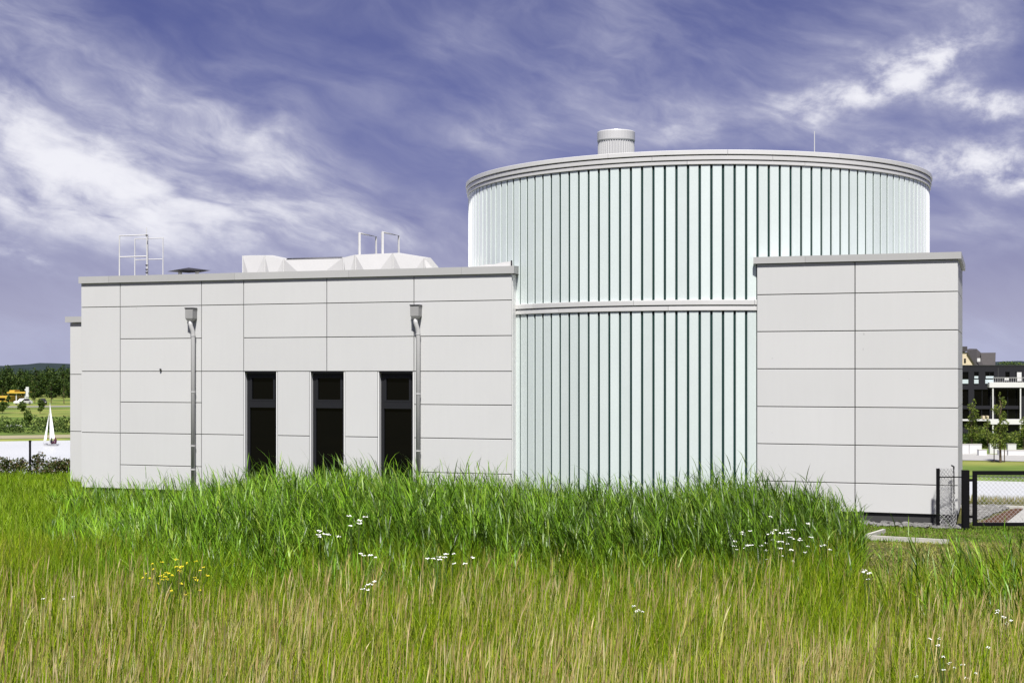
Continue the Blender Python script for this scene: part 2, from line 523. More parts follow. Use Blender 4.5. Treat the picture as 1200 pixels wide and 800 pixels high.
# fine in front of the camera, coarse behind
an = np.concatenate([np.linspace(-0.62, 0.62, 200), np.linspace(0.65, 2 * math.pi - 0.65, 60)])
A_, D_ = np.meshgrid(an, rad)
X_ = D_ * np.sin(A_); Y_ = D_ * np.cos(A_)
Z_ = terrain_z(X_, Y_)
tv = np.stack([X_, Y_, Z_], -1).reshape(-1, 3)
n_a = len(an)
ii, jj = np.meshgrid(np.arange(nr - 1), np.arange(n_a), indexing='ij')
q0 = ii * n_a + jj; q1 = ii * n_a + (jj + 1) % n_a; q2 = q1 + n_a; q3 = q0 + n_a
tris = np.concatenate([np.stack([q0, q1, q2], -1).reshape(-1, 3), np.stack([q0, q2, q3], -1).reshape(-1, 3)])
cidx = len(tv)
tv = np.vstack([tv, [[0, 0, 0]]])
k = np.arange(n_a)
tris = np.vstack([tris, np.stack([np.full(n_a, cidx), (k + 1) % n_a, k], -1)])
tris = tris[:, ::-1]
ground = bulk_mesh('ground', tv, tris, M['soil'])
structure(ground)

wmb = MB()
wp = []
for a in np.linspace(-0.7, 0.7, 60):
    s_ = float(shore_dist(np.array(a)))
    wp.append((50 * math.sin(a), 50 * math.cos(a), s_ * math.sin(a), s_ * math.cos(a)))
for i in range(len(wp) - 1):
    p, q = wp[i], wp[i + 1]
    wmb.add([(p[0], p[1], WATER_Z), (q[0], q[1], WATER_Z), (q[2], q[3], WATER_Z), (p[2], p[3], WATER_Z)], [(3, 2, 1, 0)])
structure(wmb.build('lake_water', M['water']))

def ring_sheet(name, m, a0, a1, r0, r1, lift, n=40):
    """a strip laid on the terrain between two distances past the shore"""
    mb = MB()
    A = np.linspace(a0, a1, n)
    for i in range(n - 1):
        vsx = []
        for a, o in ((A[i], r0), (A[i + 1], r0), (A[i + 1], r1), (A[i], r1)):
            d = float(shore_dist(np.array(a))) + o
            x, y = d * math.sin(a), d * math.cos(a)
            vsx.append((x, y, float(terrain_z(np.array(x), np.array(y))) + lift))
        mb.add(vsx, [(3, 2, 1, 0)])
    return structure(mb.build(name, m))
ring_sheet('shore_path', M['shore_path'], -0.55, 0.1, 0.6, 11, 0.03)
ring_sheet('promenade_path', M['path'], 0.2, 0.5, 16, 28, 0.05)
ring_sheet('road', M['asphalt'], -0.55, 0.1, 118, 128, 0.04)
# quay edge
qb = MB()
for i in range(40):
    for a, b in ((-0.55 + i * 0.0275, -0.55 + (i + 1) * 0.0275),):
        d0, d1 = float(shore_dist(np.array(a))), float(shore_dist(np.array(b)))
        p = [(r * math.sin(t), r * math.cos(t)) for r, t in ((d0 - 0.3, a), (d1 - 0.3, b), (d1 + 0.5, b), (d0 + 0.5, a))]
        qb.poly_prism(p[::-1], WATER_Z - 0.5, WATER_Z + 0.33)
structure(qb.build('quay_edge', M['dark_steel']))
# wooded hills on the skyline
hv, hf = [], []
HA = np.linspace(-0.6, 0.6, 160)
for i, a in enumerate(HA):
    hgt = 19 + 5 * math.sin(a * 21 + 0.4) + 3.0 * math.sin(a * 57 + 1) + 1.2 * math.sin(a * 173) + 0.8 * math.sin(a * 390)
    for r_, z_ in ((3300, -8), (3450, hgt * 0.6), (3600, hgt), (4200, hgt * 0.8), (4800, -8)):
        hv.append((r_ * math.sin(a), r_ * math.cos(a), z_))
    if i:
        for j in range(4):
            hf.append(((i - 1) * 5 + j, i * 5 + j, i * 5 + j + 1, (i - 1) * 5 + j + 1))
structure(MB().add(hv, [f[::-1] for f in hf]).build('hills', M['hill']))

# ------------------------------------------------------------------ the building
TH = math.atan(2.05e-4 * F)
CT, ST = math.cos(TH), math.sin(TH)
O_Y = 30.68
def local(x, y):
    return x * CT - (y - O_Y) * ST, x * ST + (y - O_Y) * CT
def u_at(px, v):
    """wall coordinate u of the photo column px on the plane set back by v"""
    t = (px - 600) / F
    return (t * O_Y + v * (t * CT - ST)) / (CT + t * ST)
def depth(u, v): return O_Y - u * ST + v * CT
def z_at(py, u, v): return CAM_H + (435 - py) / F * depth(u, v)

B = thing('water_treatment_building', 'light grey panelled building with a tall round tower of pale green glass strips', 'building', (0, O_Y, 0), -TH)

GAP = 0.017
PT = 0.035         # panel thickness
def panels(parent, cols, v_front, gap=GAP):
    for (u0, u1, zs) in cols:
        for z0, z1 in zip(zs[:-1], zs[1:]):
            MB().slab(u0 + gap / 2, u1 - gap / 2, v_front, v_front + PT, z0 + gap / 2, z1 - gap / 2, 0.004).build('wall_panel', M['panel'], parent)

# --- left wing
UL = [-10.96, -9.86, -7.65, -6.54, -4.42, -2.29, 0.0]
ZB, Z1, Z2, Z3, Z4, Z5, Z6, ZT = 0.21, 0.78, 1.535, 2.27, 3.0, 3.77, 4.535, 5.115
WIN = [(-6.54, -5.67), (-4.85, -3.97), (-3.16, -2.29)]
WD = 9.0
mb = MB()                                            # core of the wing, with the window openings left free
VF = PT + 0.012
mb.box((UL[0], VF, 0.0), (WIN[0][0], WD, ZT - 0.02))
mb.box((WIN[0][1], VF, 0.0), (WIN[1][0], 1.2, Z4))
mb.box((WIN[1][1], VF, 0.0), (WIN[2][0], 1.2, Z4))
mb.box((WIN[2][1], VF, 0.0), (-0.02, 2.6, ZT - 0.02))
mb.box((WIN[0][0], VF, Z4), (WIN[2][1], 2.6, ZT - 0.02))
mb.box((WIN[0][0], 1.2, 0.0), (WIN[2][1], 1.35, Z4))
wing = mb.build('wing', M['back'], B)
# end faces of the wing clad in sheet
MB().box((-0.02, VF, ZB), (-0.004, 2.6, ZT - 0.02)).build('end_sheet', M['reveal'], wing)
full = [ZB, Z1, Z2, Z3, Z4, Z5, Z6, ZT]
panels(wing, [
    (UL[0], UL[1], [ZB, Z2, Z4, Z6, ZT]),
    (UL[1], UL[2], full),
    (UL[2], UL[3], [ZB, Z2, Z4, Z6, ZT]),
    (UL[3], UL[4], [Z4, Z5, Z6, ZT]),
    (UL[4], UL[5], [Z4, Z5, Z6, ZT]),
    (UL[5], UL[6], full),
    (WIN[0][1], WIN[1][0], [ZB, Z2, Z4]),
    (WIN[1][1], WIN[2][0], [ZB, Z2, Z4]),
], 0.0)
MB().box((UL[0] + 0.05, VF - 0.02 + 0.05, -0.4), (-0.05, VF + 0.2, ZB - 0.02)).build('plinth', M['plinth'], wing)
# flat roof and coping made of lengths of folded metal
MB().poly_prism([(UL[0] + 0.06, 0.06), (-1.9, 0.06), (-0.9, 2.4), (-0.9, WD - 0.1), (UL[0] + 0.06, WD - 0.1)], ZT - 0.05, ZT + 0.06).build('flat_roof', M['roof'], wing)
CZ0, CZ1 = ZT - 0.005, ZT + 0.155
cuts = [UL[0] - 0.035, -10.15, -6.75, -3.85, -1.15, 0.062]
cmb = [(cuts[i] + (0.002 if i else 0), cuts[i + 1] - 0.002) for i in range(len(cuts) - 1)]
for a, b in cmb:
    s_ = MB()
    s_.add([(a, -0.05, CZ0), (b, -0.05, CZ0), (b, -0.05, CZ1), (a, -0.05, CZ1), (a, 0.42, CZ0), (b, 0.42, CZ0), (b, 0.42, CZ1 + 0.02), (a, 0.42, CZ1 + 0.02)],
           [(0, 1, 2, 3), (1, 5, 6, 2), (3, 2, 6, 7), (4, 0, 3, 7), (1, 0, 4, 5), (5, 4, 7, 6)])
    s_.build('coping', M['coping'], wing)
MB().box((UL[0] - 0.033, 0.425, CZ0), (UL[0] + 0.3, WD, CZ1)).build('coping', M['coping'], wing)
# upstand of the roof edge where it meets the round tower
s_ = MB()
pts = [(-0.95, 5.272), (-0.8, 5.30), (-0.62, 5.33), (-0.45, 5.325), (-0.3, 5.36), (-0.05, 5.385), (-0.03, 5.272)]
s_.prism_y(pts, 0.12, 0.17)
s_.build('flashing', M['fascia'], wing)
MB().tube([(-0.045, 0.1, 5.27), (-0.045, 0.1, 5.40)], 0.018, 6).build('flashing_clip', M['dark_steel'], wing)

def window(u0, u1):
    rv = 0.115                                          # depth of the reveal
    w = MB().box((u0 + 0.012, rv, ZB), (u1 - 0.012, rv + 0.02, ZB + 0.05)).build('window', M['frame'], B)
    g = 0.006
    MB().box((u0 + g, 0.004, ZB), (u0 + g + 0.02, rv + 0.1, Z4 - 0.012)).build('reveal', M['reveal'], w)
    MB().box((u1 - g - 0.02, 0.004, ZB), (u1 - g, rv + 0.1, Z4 - 0.012)).build('reveal', M['reveal'], w)
    MB().box((u0 + 0.03, 0.004, Z4 - 0.032), (u1 - 0.03, rv + 0.1, Z4 - 0.012)).build('lintel', M['frame'], w)
    a, b = u0 + 0.03, u1 - 0.03
    zb, zt, t0, t1 = ZB + 0.052, Z4 - 0.035, 2.17, 2.315
    f = MB()
    f.box((a, rv, zb), (a + 0.075, rv + 0.07, zt)); f.box((b - 0.075, rv, zb), (b, rv + 0.07, zt))
    f.box((a + 0.075, rv, zt - 0.07), (b - 0.075, rv + 0.07, zt)); f.box((a + 0.075, rv, zb), (b - 0.075, rv + 0.07, zb + 0.07))
    f.build('frame', M['frame'], w)
    MB().box((a + 0.075, rv - 0.015, t0), (b - 0.075, rv + 0.07, t1)).build('transom', M['frame'], w)
    # sash of the upper light
    f = MB()
    for x0, x1, z0, z1 in ((a + 0.08, a + 0.13, t1 + 0.005, zt - 0.075), (b - 0.13, b - 0.08, t1 + 0.005, zt - 0.075), (a + 0.13, b - 0.13, zt - 0.115, zt - 0.075), (a + 0.13, b - 0.13, t1 + 0.005, t1 + 0.045)):
        f.box((x0, rv - 0.012, z0), (x1, rv + 0.05, z1))
    f.build('sash', M['frame'], w)
    MB().box((a + 0.13, rv + 0.02, t1 + 0.045), (b - 0.13, rv + 0.03, zt - 0.115)).build('pane', M['pane'], w)
    MB().box((a + 0.075, rv + 0.03, zb + 0.07), (b - 0.075, rv + 0.04, t0)).build('pane', M['pane'], w)
for u0, u1 in WIN: window(u0, u1)

def downpipe(px, py_top):
    u = u_at(px, -0.12)
    zt = z_at(py_top, u, -0.2)
    d = MB()
    hw, dp = 0.098, 0.20
    # rainwater head: box with a tapering underside
    d.add([(u - hw, -dp, zt - 0.225), (u + hw, -dp, zt - 0.225), (u + hw, -0.012, zt - 0.225), (u - hw, -0.012, zt - 0.225),
           (u - hw - 0.003, -dp - 0.003, zt), (u + hw + 0.003, -dp - 0.003, zt), (u + hw + 0.003, -0.012, zt), (u - hw - 0.003, -0.012, zt),
           (u - 0.055, -0.175, zt - 0.29), (u + 0.055, -0.175, zt - 0.29), (u + 0.055, -0.07, zt - 0.29), (u - 0.055, -0.07, zt - 0.29)],
          [(0, 1, 5, 4), (1, 2, 6, 5), (2, 3, 7, 6), (3, 0, 4, 7), (4, 5, 6, 7), (1, 0, 8, 9), (2, 1, 9, 10), (3, 2, 10, 11), (0, 3, 11, 8), (8, 11, 10, 9)])
    pu = u + 0.045
    pipe = MB().tube([(u + 0.0, -0.125, zt - 0.27), (u + 0.005, -0.135, zt - 0.38), (pu - 0.012, -0.105, zt - 0.50), (pu, -0.092, zt - 0.58), (pu, -0.092, 0.02)], 0.049, 12)
    p = pipe.build('downpipe', M['zinc'], B, True)
    d.build('rainwater_head', M['zinc_dark'], p)
    MB().box((u - hw - 0.012, -dp - 0.014, zt + 0.001), (u + hw + 0.012, -0.013, zt + 0.022)).build('rim', M['dark_steel'], p)
    for z in (zt - 0.64, zt - 1.95, zt - 3.2, zt - 3.75):
        MB().lathe([(0.05, z), (0.056, z), (0.056, z + 0.03), (0.05, z + 0.03)], (pu, -0.092), 12).build('pipe_bracket', M['zinc'], p)
downpipe(223.5, 361.5)
downpipe(487.2, 358)
# small dark fitting on the panel
uk = u_at(188, -0.03)
MB().lathe([(0.0, -0.03), (0.02, -0.03), (0.025, 0.0), (0.014, 0.02), (0.0, 0.022)], (0, 0), 10, closed=False).build('wall_fitting', M['dark_steel'], B).location = (uk, -0.03, 3.05)

# --- low wing behind, to the left
LV = 2.5
lu0, lu1 = -13.1, -10.6
mb = MB().box((lu0 + 0.03, LV + 0.05, 0.0), (lu1, LV + 5, 4.27))
low = mb.build('low_wing', M['back'], B)
panels(low, [(lu0, -11.0, [0.11, 1.43, 2.92, 4.28])], LV)
MB().box((lu0 - 0.1, LV - 0.07, 4.282), (lu1, LV + 0.4, 4.43)).build('coping', M['coping'], low)
MB().box((lu0 - 0.1, LV + 0.405, 4.282), (lu0 + 0.3, LV + 5, 4.43)).build('coping', M['coping'], low)
MB().box((lu0 + 0.001, LV + 0.04, 0.11), (lu0 + 0.028, LV + 5, 4.27)).build('side_panel', M['panel'], low)

# --- right block
RV = -0.196
RU = [5.30, 7.24, 9.19]
RD = 3.55
RZ = [0.216, 0.79, 1.54, 2.29, 3.05, 3.80, 4.545, 5.172]
mb = MB().box((RU[0] + 0.02, RV + PT + 0.012, 0.0), (RU[2] - 0.045, RV + RD, RZ[-1] - 0.02))
blk = mb.build('side_block', M['back'], B)
panels(blk, [(RU[0], RU[1], RZ), (RU[1], RU[2], RZ)], RV)
for z0, z1 in zip(RZ[:-1], RZ[1:]):
    for v0, v1 in ((RV + PT + 0.006, RV + 1.77), (RV + 1.785, RV + RD)):
        MB().box((RU[2] - 0.036, v0, z0 + 0.008), (RU[2] - 0.002, v1, z1 - 0.008)).build('wall_panel', M['panel'], blk)
for a, b in ((RU[0] - 0.06, 6.27), (6.274, RU[2] + 0.06)):
    MB().box((a, RV - 0.05, RZ[-1] + 0.002), (b, RV + 0.4, RZ[-1] + 0.135)).build('coping', M['coping'], blk)
MB().box((RU[2] - 0.3, RV + 0.404, RZ[-1] + 0.002), (RU[2] + 0.06, RV + RD, RZ[-1] + 0.135)).build('coping', M['coping'], blk)
MB().box((RU[0] + 0.05, RV + 0.404, RZ[-1] - 0.05), (RU[2] - 0.31, RV + RD - 0.05, RZ[-1] + 0.04)).build('flat_roof', M['roof'], blk)
MB().box((RU[0] + 0.05, RV + 0.09, -0.4), (RU[2] - 0.08, RV + 0.3, RZ[0] - 0.02)).build('plinth', M['plinth'], blk)
MB().box((RU[0] + 0.002, RV + PT + 0.003, RZ[0]), (RU[0] + 0.018, RV + 0.75, RZ[-1] - 0.02)).build('end_sheet', M['reveal'], blk)

# --- round tower of channel glass
TD, TA = 34.6, R(7.30)
TX, TY = TD * math.sin(TA), TD * math.cos(TA)
TR = TD * math.sin(R(9.05))
tu, tvv = local(TX, TY)
NP = 145
PHI0 = -math.pi / 2 - TA + 0.0                        # world angle of the strip facing the camera
GT0, GT1 = 4.455, 7.19                                 # upper glass
GB0, GB1 = 0.05, 4.225                                 # lower glass
tower = MB().lathe([(TR - 0.022, 0.0), (TR - 0.022, 7.25), (0.01, 7.25), (0.01, 0.0)], (0, 0), 145).build('tower', M['joint'], B)
tower.location = (tu, tvv, 0)
PW = 2 * math.pi * TR / NP
def strip_mesh(name, z0, z1, m):
    w = (PW - 0.052) / 2
    mb = MB()
    # slightly dished U-profile: proud rounded long edges, flat middle
    prof = [(-w, -0.025), (-w, 0.0), (-w + 0.008, 0.006), (-w + 0.022, 0.003), (w - 0.022, 0.003), (w - 0.008, 0.006), (w, 0.0), (w, -0.025)]
    n = len(prof)
    mb.add([(TR + r, y, z0) for y, r in prof] + [(TR + r, y, z1) for y, r in prof],
           [(i, i + 1, n + i + 1, n + i) for i in range(n - 1)] + [tuple(range(n - 1, -1, -1)), tuple(range(n, 2 * n))])
    return mb.mesh(name, m)
up_me = strip_mesh('glass_strip_upper', GT0, GT1, M['glass_channel'])
lo_me = strip_mesh('glass_strip_lower', GB0, GB1, M['glass_channel_low'])
dphi = 2 * math.pi / NP
base = math.atan2(-TY, -TX) + R(1.16) + dphi / 2       # joints fall where the photo has them
for i in range(NP):
    a = base + i * dphi
    aw = (a - math.atan2(-TY, -TX) + math.pi) % (2 * math.pi) - math.pi
    o = link('glass_strip', up_me, tower)
    o.rotation_euler = (0, 0, a + TH)
    if abs(aw) < R(75):
        o = link('glass_strip', lo_me, tower)
        o.rotation_euler = (0, 0, a + TH)
def ring(name, m, r0, r1, z0, z1, n_seg, a_from=0.0):
    """a hoop made of n_seg rolled lengths with butt joints"""
    for i in range(n_seg):
        a0 = a_from + 2 * math.pi * i / n_seg + 0.0006
        a1 = a_from + 2 * math.pi * (i + 1) / n_seg - 0.0006
        c = 0.008
        MB().lathe([(r0, z0), (r1 - c, z0), (r1, z0 + c), (r1, z1 - c), (r1 - c, z1), (r0, z1)], (0, 0), 14, a0, a1).build(name, m, tower, False)
ring('top_fascia', M['fascia'], TR - 0.05, TR + 0.068, 7.392, 7.487, 14, 0.1)
ring('upper_fascia', M['fascia'], TR - 0.05, TR + 0.05, 7.286, 7.378, 14, 0.27)
ring('lower_fascia', M['fascia'], TR - 0.05, TR + 0.032, 7.196, 7.274, 14, 0.4)
ring('middle_fascia', M['fascia'], TR - 0.05, TR + 0.055, 4.345, 4.45, 14, 0.2)
ring('middle_fascia', M['fascia'], TR - 0.05, TR + 0.035, 4.232, 4.333, 14, 0.33)
MB().lathe([(TR + 0.012, 7.2), (TR + 0.012, 7.45), (TR - 0.04, 7.45), (TR - 0.04, 7.2)], (0, 0), 96).build('fascia_carrier', M['fascia_dark'], tower)
MB().lathe([(TR + 0.012, 4.235), (TR + 0.012, 4.449), (TR - 0.04, 4.449), (TR - 0.04, 4.235)], (0, 0), 96).build('fascia_carrier', M['fascia_dark'], tower)
# flue with a ring cap
fx, fy = at(722, 0, TY).x, TY
fu, fv = local(fx, fy)
fl = MB()
n = 44
prof_r = 0.43
vs_ = []
for z in (7.25, 8.60):
    for k in range(n * 2):
        r_ = prof_r + (0.012 if k % 2 else -0.006)
        a = 2 * math.pi * k / (n * 2)
        vs_.append((r_ * math.cos(a), r_ * math.sin(a), z))
fl.add(vs_, [(k, (k + 1) % (2 * n), 2 * n + (k + 1) % (2 * n), 2 * n + k) for k in range(2 * n)])
flue = fl.build('flue', M['fascia'], B)
flue.location = (fu, fv, 0)
MB().lathe([(0.40, 8.53), (0.445, 8.52), (0.455, 8.55), (0.455, 8.745), (0.445, 8.765), (0.42, 8.77), (0.0, 8.775), (0.0, 8.53)], (0, 0), 36).build('cap', M['fascia'], flue)
def rod(px, py, d, z0, name='lightning_rod', r_=0.016):
    p = at(px, py, d); u, v = local(p.x, p.y)
    return MB().tube([(u, v, z0), (u, v, p.z)], [r_, r_ * 0.6], 6).build(name, M['white_steel'], B)
rod(954.5, 154, 34.0, 7.25)
p = at(812, 175, 29.05); u, v = local(p.x, p.y)
MB().tube([(u, v, 7.47), (u, v, 7.515)], 0.02, 6).build('fascia_stud', M['dark_steel'], B)

# --- things fixed on the left roof
ZR = 5.16
def rail_u(px0, px1, py0, v, r_=0.026):
    u0, u1 = u_at(px0, v), u_at(px1, v)
    zt = z_at(py0, u0, v)
    rl = MB().tube([(u0, v, ZR), (u0, v, zt), (u1, v, zt), (u1, v, ZR)], r_, 6)
    o = rl.build('roof_railing', M['white_steel'], B)
    zm = zt - 0.53
    MB().tube([(u0 + r_, v, zm), (u1 - r_, v, zm)], r_ * 0.85, 6).build('middle_rail', M['white_steel'], o)
rail_u(140, 173, 276.3, 1.35, 0.019)
rail_u(158, 191, 280, 2.02, 0.015)
p_v = 1.30
ur = u_at(173.6, p_v)
ro = MB().tube([(ur, p_v - 0.07, ZR), (ur, p_v - 0.07, z_at(267, ur, p_v))], 0.009, 6).build('lightning_rod', M['white_steel'], B)
for py in (276, 311, 316, 319.5):
    z = z_at(py, ur, p_v)
    MB().box((ur - 0.02, p_v - 0.09, z - 0.014), (ur + 0.02, p_v - 0.05, z + 0.014)).build('rod_clamp', M['dark_steel'], ro)
# flat dark hood on short legs
hv_ = 2.2
u0, u1 = u_at(195.5, hv_), u_at(247, hv_)
zz = z_at(317.5, (u0 + u1) / 2, hv_)
hood = MB()
uc = (u0 + u1) / 2
hood.add([(u0, hv_, zz), (uc - 0.05, hv_ - 0.5, zz - 0.0), (u1, hv_, zz), (uc + 0.05, hv_ + 0.5, zz), (uc, hv_, zz + 0.085), (uc, hv_, zz - 0.05)],
         [(0, 1, 4), (1, 2, 4), (2, 3, 4), (3, 0, 4), (1, 0, 5), (2, 1, 5), (3, 2, 5), (0, 3, 5)])
hd = hood.build('roof_vent', M['dark_steel'], B)
for px in (211, 231):
    u = u_at(px, hv_)
    MB().tube([(u, hv_, ZR), (u, hv_, zz - 0.01)], 0.05, 8).build('vent_leg', M['white_steel'], hd)
MB().box((u0 + 0.25, hv_ + 0.15, ZR), (u1 + 0.35, hv_ + 0.5, zz - 0.09)).build('vent_curb', M['white_steel'], hd)
# folded-sheet rooflights
rv_ = 3.0
bays = [(284, 310, 299.6, 299.4), (310, 332, 299.4, 304.0), (332, 402, 303.2, 301.8), (402, 416, 301.8, 298.6), (416, 460, 298.6, 296.6), (460, 497, 296.6, 302.5), (497, 508.5, 302.5, 315.5)]
cur = MB().box((u_at(284, rv_), rv_ + 0.05, ZR), (u_at(500, rv_), rv_ + 0.5, 5.32)).build('rooflight', M['rooflight'], B)
for (p0, p1, y0, y1) in bays:
    a, b = u_at(p0, rv_), u_at(p1, rv_)
    za, zb = z_at(y0, a, rv_), z_at(y1, b, rv_)
    zl = 5.10
    g = 0.008
    dv = 0.11 if (b - a) < 1.0 else 0.17
    bk = rv_ + 0.4
    cx, cz = (a + b) / 2, (za + zb) / 2 * 0.12 + zl * 0.88
    s_ = MB()
    s_.add([(a + g, rv_, zl), (b - g, rv_, zl), (b - g, rv_, zb), (a + g, rv_, za), (cx, rv_ - dv, cz),
            (a + g, bk, zl), (b - g, bk, zl), (b - g, bk, zb + 0.04), (a + g, bk, za + 0.04)],
           [(0, 1, 4), (1, 2, 4), (2, 3, 4), (3, 0, 4), (3, 2, 7, 8), (0, 3, 8, 5), (2, 1, 6, 7), (6, 5, 8, 7)])
    s_.build('folded_panel', M['rooflight'], cur)
    MB().tube([(a + g * 2, rv_ - 0.012, zl), (a + g * 2, rv_ - 0.012, za)], 0.014, 5).build('seam', M['white_steel'], cur)
a, b = u_at(336, rv_), u_at(401, rv_)
MB().box((a, rv_ - 0.03, z_at(303.0, a, rv_) + 0.005), (b, rv_ + 0.05, z_at(301.6, b, rv_) + 0.012)).build('edge_strip', M['dark_steel'], cur)
def hoop_v(px0, py0, v0, length=1.0):
    u = u_at(px0, v0)
    zt = z_at(py0, u, v0)
    MB().tube([(u, v0, ZR), (u, v0, zt), (u, v0 + length, zt), (u, v0 + length, ZR)], 0.034, 4).build('ladder_hoop', M['white_steel'], B)
hoop_v(421.2, 273.2, 3.2)
hoop_v(448.3, 272.0, 3.2)

# ------------------------------------------------------------------ gate, fence and edging by the corner
gd = 26.95
gx = lambda px, d=gd: (px - 600) / F * d
gate = thing('wire_gate', 'low black framed gate with diamond wire mesh at the right edge', 'gate', (gx(1140), gd, 0))
W_, zt_, zb_ = 2.3, CAM_H - (551.5 - 435) / F * gd, CAM_H - (616 - 435) / F * gd
fr = MB()
fr.box((0, -0.03, zb_), (0.075, 0.03, zt_)); fr.box((W_ - 0.075, -0.03, zb_), (W_, 0.03, zt_))
fr.build('stile', M['black_paint'], gate)
MB().box((0.076, -0.028, zt_ - 0.075), (W_ - 0.076, 0.028, zt_)).build('rail', M['black_paint'], gate)
MB().box((0.076, -0.028, zb_), (W_ - 0.076, 0.028, zb_ + 0.065)).build('rail', M['black_paint'], gate)
def wire_mesh(mb, w, z0, z1, step, r_, fn=None):
    """woven diamond wire: zig-zag runs in both directions"""
    h = z1 - z0
    ncol = int((w + h) / step)
    for i in range(ncol):
        for sgn in (1, -1):
            s0 = i * step - h if sgn > 0 else i * step
            x0, x1 = s0, s0 + sgn * h
            pts = []
            for (xa, za), (xb, zb2) in (((x0, z0), (x1, z1)),):
                # clip to 0..w
                t0, t1 = 0.0, 1.0
                dx_ = xb - xa
                for lim, s2 in ((0.0, 1), (w, -1)):
                    fa, fb = s2 * (xa - lim), s2 * (xb - lim)
                    if fa < 0 and fb < 0: t0, t1 = 1.0, 0.0
                    elif fa < 0: t0 = max(t0, fa / (fa - fb))
                    elif fb < 0: t1 = min(t1, fa / (fa - fb))
                if t1 - t0 > 0.02:
                    nseg = 1 if fn is None else 10
                    pts = [(xa + dx_ * (t0 + (t1 - t0) * k / nseg), 0.004 * sgn, za + h * (t0 + (t1 - t0) * k / nseg)) for k in range(nseg + 1)]
            if pts:
                if fn: pts = [fn(p) for p in pts]
                mb.tube(pts, r_, 3, False)
wm = MB(); wire_mesh(wm, W_ - 0.152, zb_ + 0.065, zt_ - 0.075, 0.085, 0.0032)
o = wm.build('mesh_infill', M['wire'], gate); o.location = (0.076, 0, 0)
for z in (zb_ + 0.15, zt_ - 0.2):
    MB().box((-0.06, -0.015, z), (0.0, 0.015, z + 0.05)).build('hinge', M['black_paint'], gate)

gp_ = MB().box((gx(1127.7), gd - 0.06, -0.3), (gx(1135), gd + 0.06, CAM_H - (550.7 - 435) / F * gd)).build('gate_post', M['black_paint'])
tag(gp_, 'thick square black post carrying the wire gate', 'gate post')
fd = 27.25
fs = thing('fence_section', 'short piece of crumpled wire fencing on thin posts beside the gate', 'fence', (gx(1099.2, fd), fd, 0))
MB().box((-0.028, -0.028, -0.2), (0.028, 0.028, CAM_H - (548.6 - 435) / F * fd)).build('post', M['black_paint'], fs)
xw = gx(1120, fd) - gx(1099.2, fd)
MB().tube([(xw, 0.12, -0.2), (xw, 0.12, CAM_H - (547 - 435) / F * fd), (xw - 0.05, 0.10, CAM_H - (545.5 - 435) / F * fd)], 0.017, 6).build('post', M['dark_steel'], fs)
MB().tube([(0.02, -0.02, CAM_H - (558.6 - 435) / F * fd), (xw + 0.12, -0.02, CAM_H - (558.6 - 435) / F * fd)], 0.012, 6).build('tie_bar', M['black_paint'], fs)
wm = MB()
def crumple(p):
    x, y, z = p
    w = 1.15
    a = x / w * 2 * math.pi
    rr = 0.165 - 0.02 * math.sin(z * 7 + x * 3)
    return (xw * 0.5 + rr * math.cos(a) + 0.02 * math.sin(z * 5 + a), 0.06 + rr * 0.5 * math.sin(a), z + 0.012 * math.sin(a * 3))
wire_mesh(wm, 1.15, 0.03, CAM_H - (549 - 435) / F * fd, 0.082, 0.003, crumple)
wm.build('wire_mesh', M['wire'], fs)

# concrete edging of the bed in front of the side block
def edging(points, name, label, w=0.06, h=0.08):
    mb = MB()
    for a, b in zip(points[:-1], points[1:]):
        a = Vector((a[0], a[1])); b = Vector((b[0], b[1]))
        d = (b - a).normalized(); nrm = Vector((-d.y, d.x)) * w / 2
        L = (b - a).length; k = max(1, round(L / 1.0)); 
        for i in range(k):
            p, q = a + d * (L * i / k + 0.004), a + d * (L * (i + 1) / k - 0.004)
            mb.poly_prism([tuple(p - nrm), tuple(q - nrm), tuple(q + nrm), tuple(p + nrm)], -0.1, h)
    return tag(mb.build(name, M['concrete']), label, 'kerb')
e1 = on_ground(1013, 626.5, 0.08); e2 = on_ground(1112, 632, 0.08); e0 = on_ground(1036, 619.5, 0.08)
edging([(e0.x, e0.y), (e1.x, e1.y), (e2.x, e2.y)], 'kerb_edging', 'pale concrete edging round the grass bed by the panelled block')
k0 = on_ground(1125, 591.5, 0.06); k1 = on_ground(1260, 593.5, 0.06)
edging([(k0.x, k0.y), (k1.x, k1.y)], 'kerb_edging', 'pale kerb seen through the wire gate behind the rubble', 0.14, 0.06)
# strips behind the gate
def sheet(name, m, pxs, z):
    pts = [on_ground(x, y, z) for x, y in pxs]
    mb = MB().add([(p.x, p.y, z) for p in pts], [tuple(range(len(pts)))])
    me = mb.build(name, m)
    if me.data.polygons[0].normal.z < 0: me.data.flip_normals()
    return structure(me)
sheet('brown_strip', M['bark_path'], [(1143, 613.5), (1188, 595.3), (1200, 594.6), (1177, 613.5)], 0.016)
sheet('pale_path', M['path'], [(1178, 613), (1201, 594.6), (1300, 594.6), (1300, 613)], 0.012)

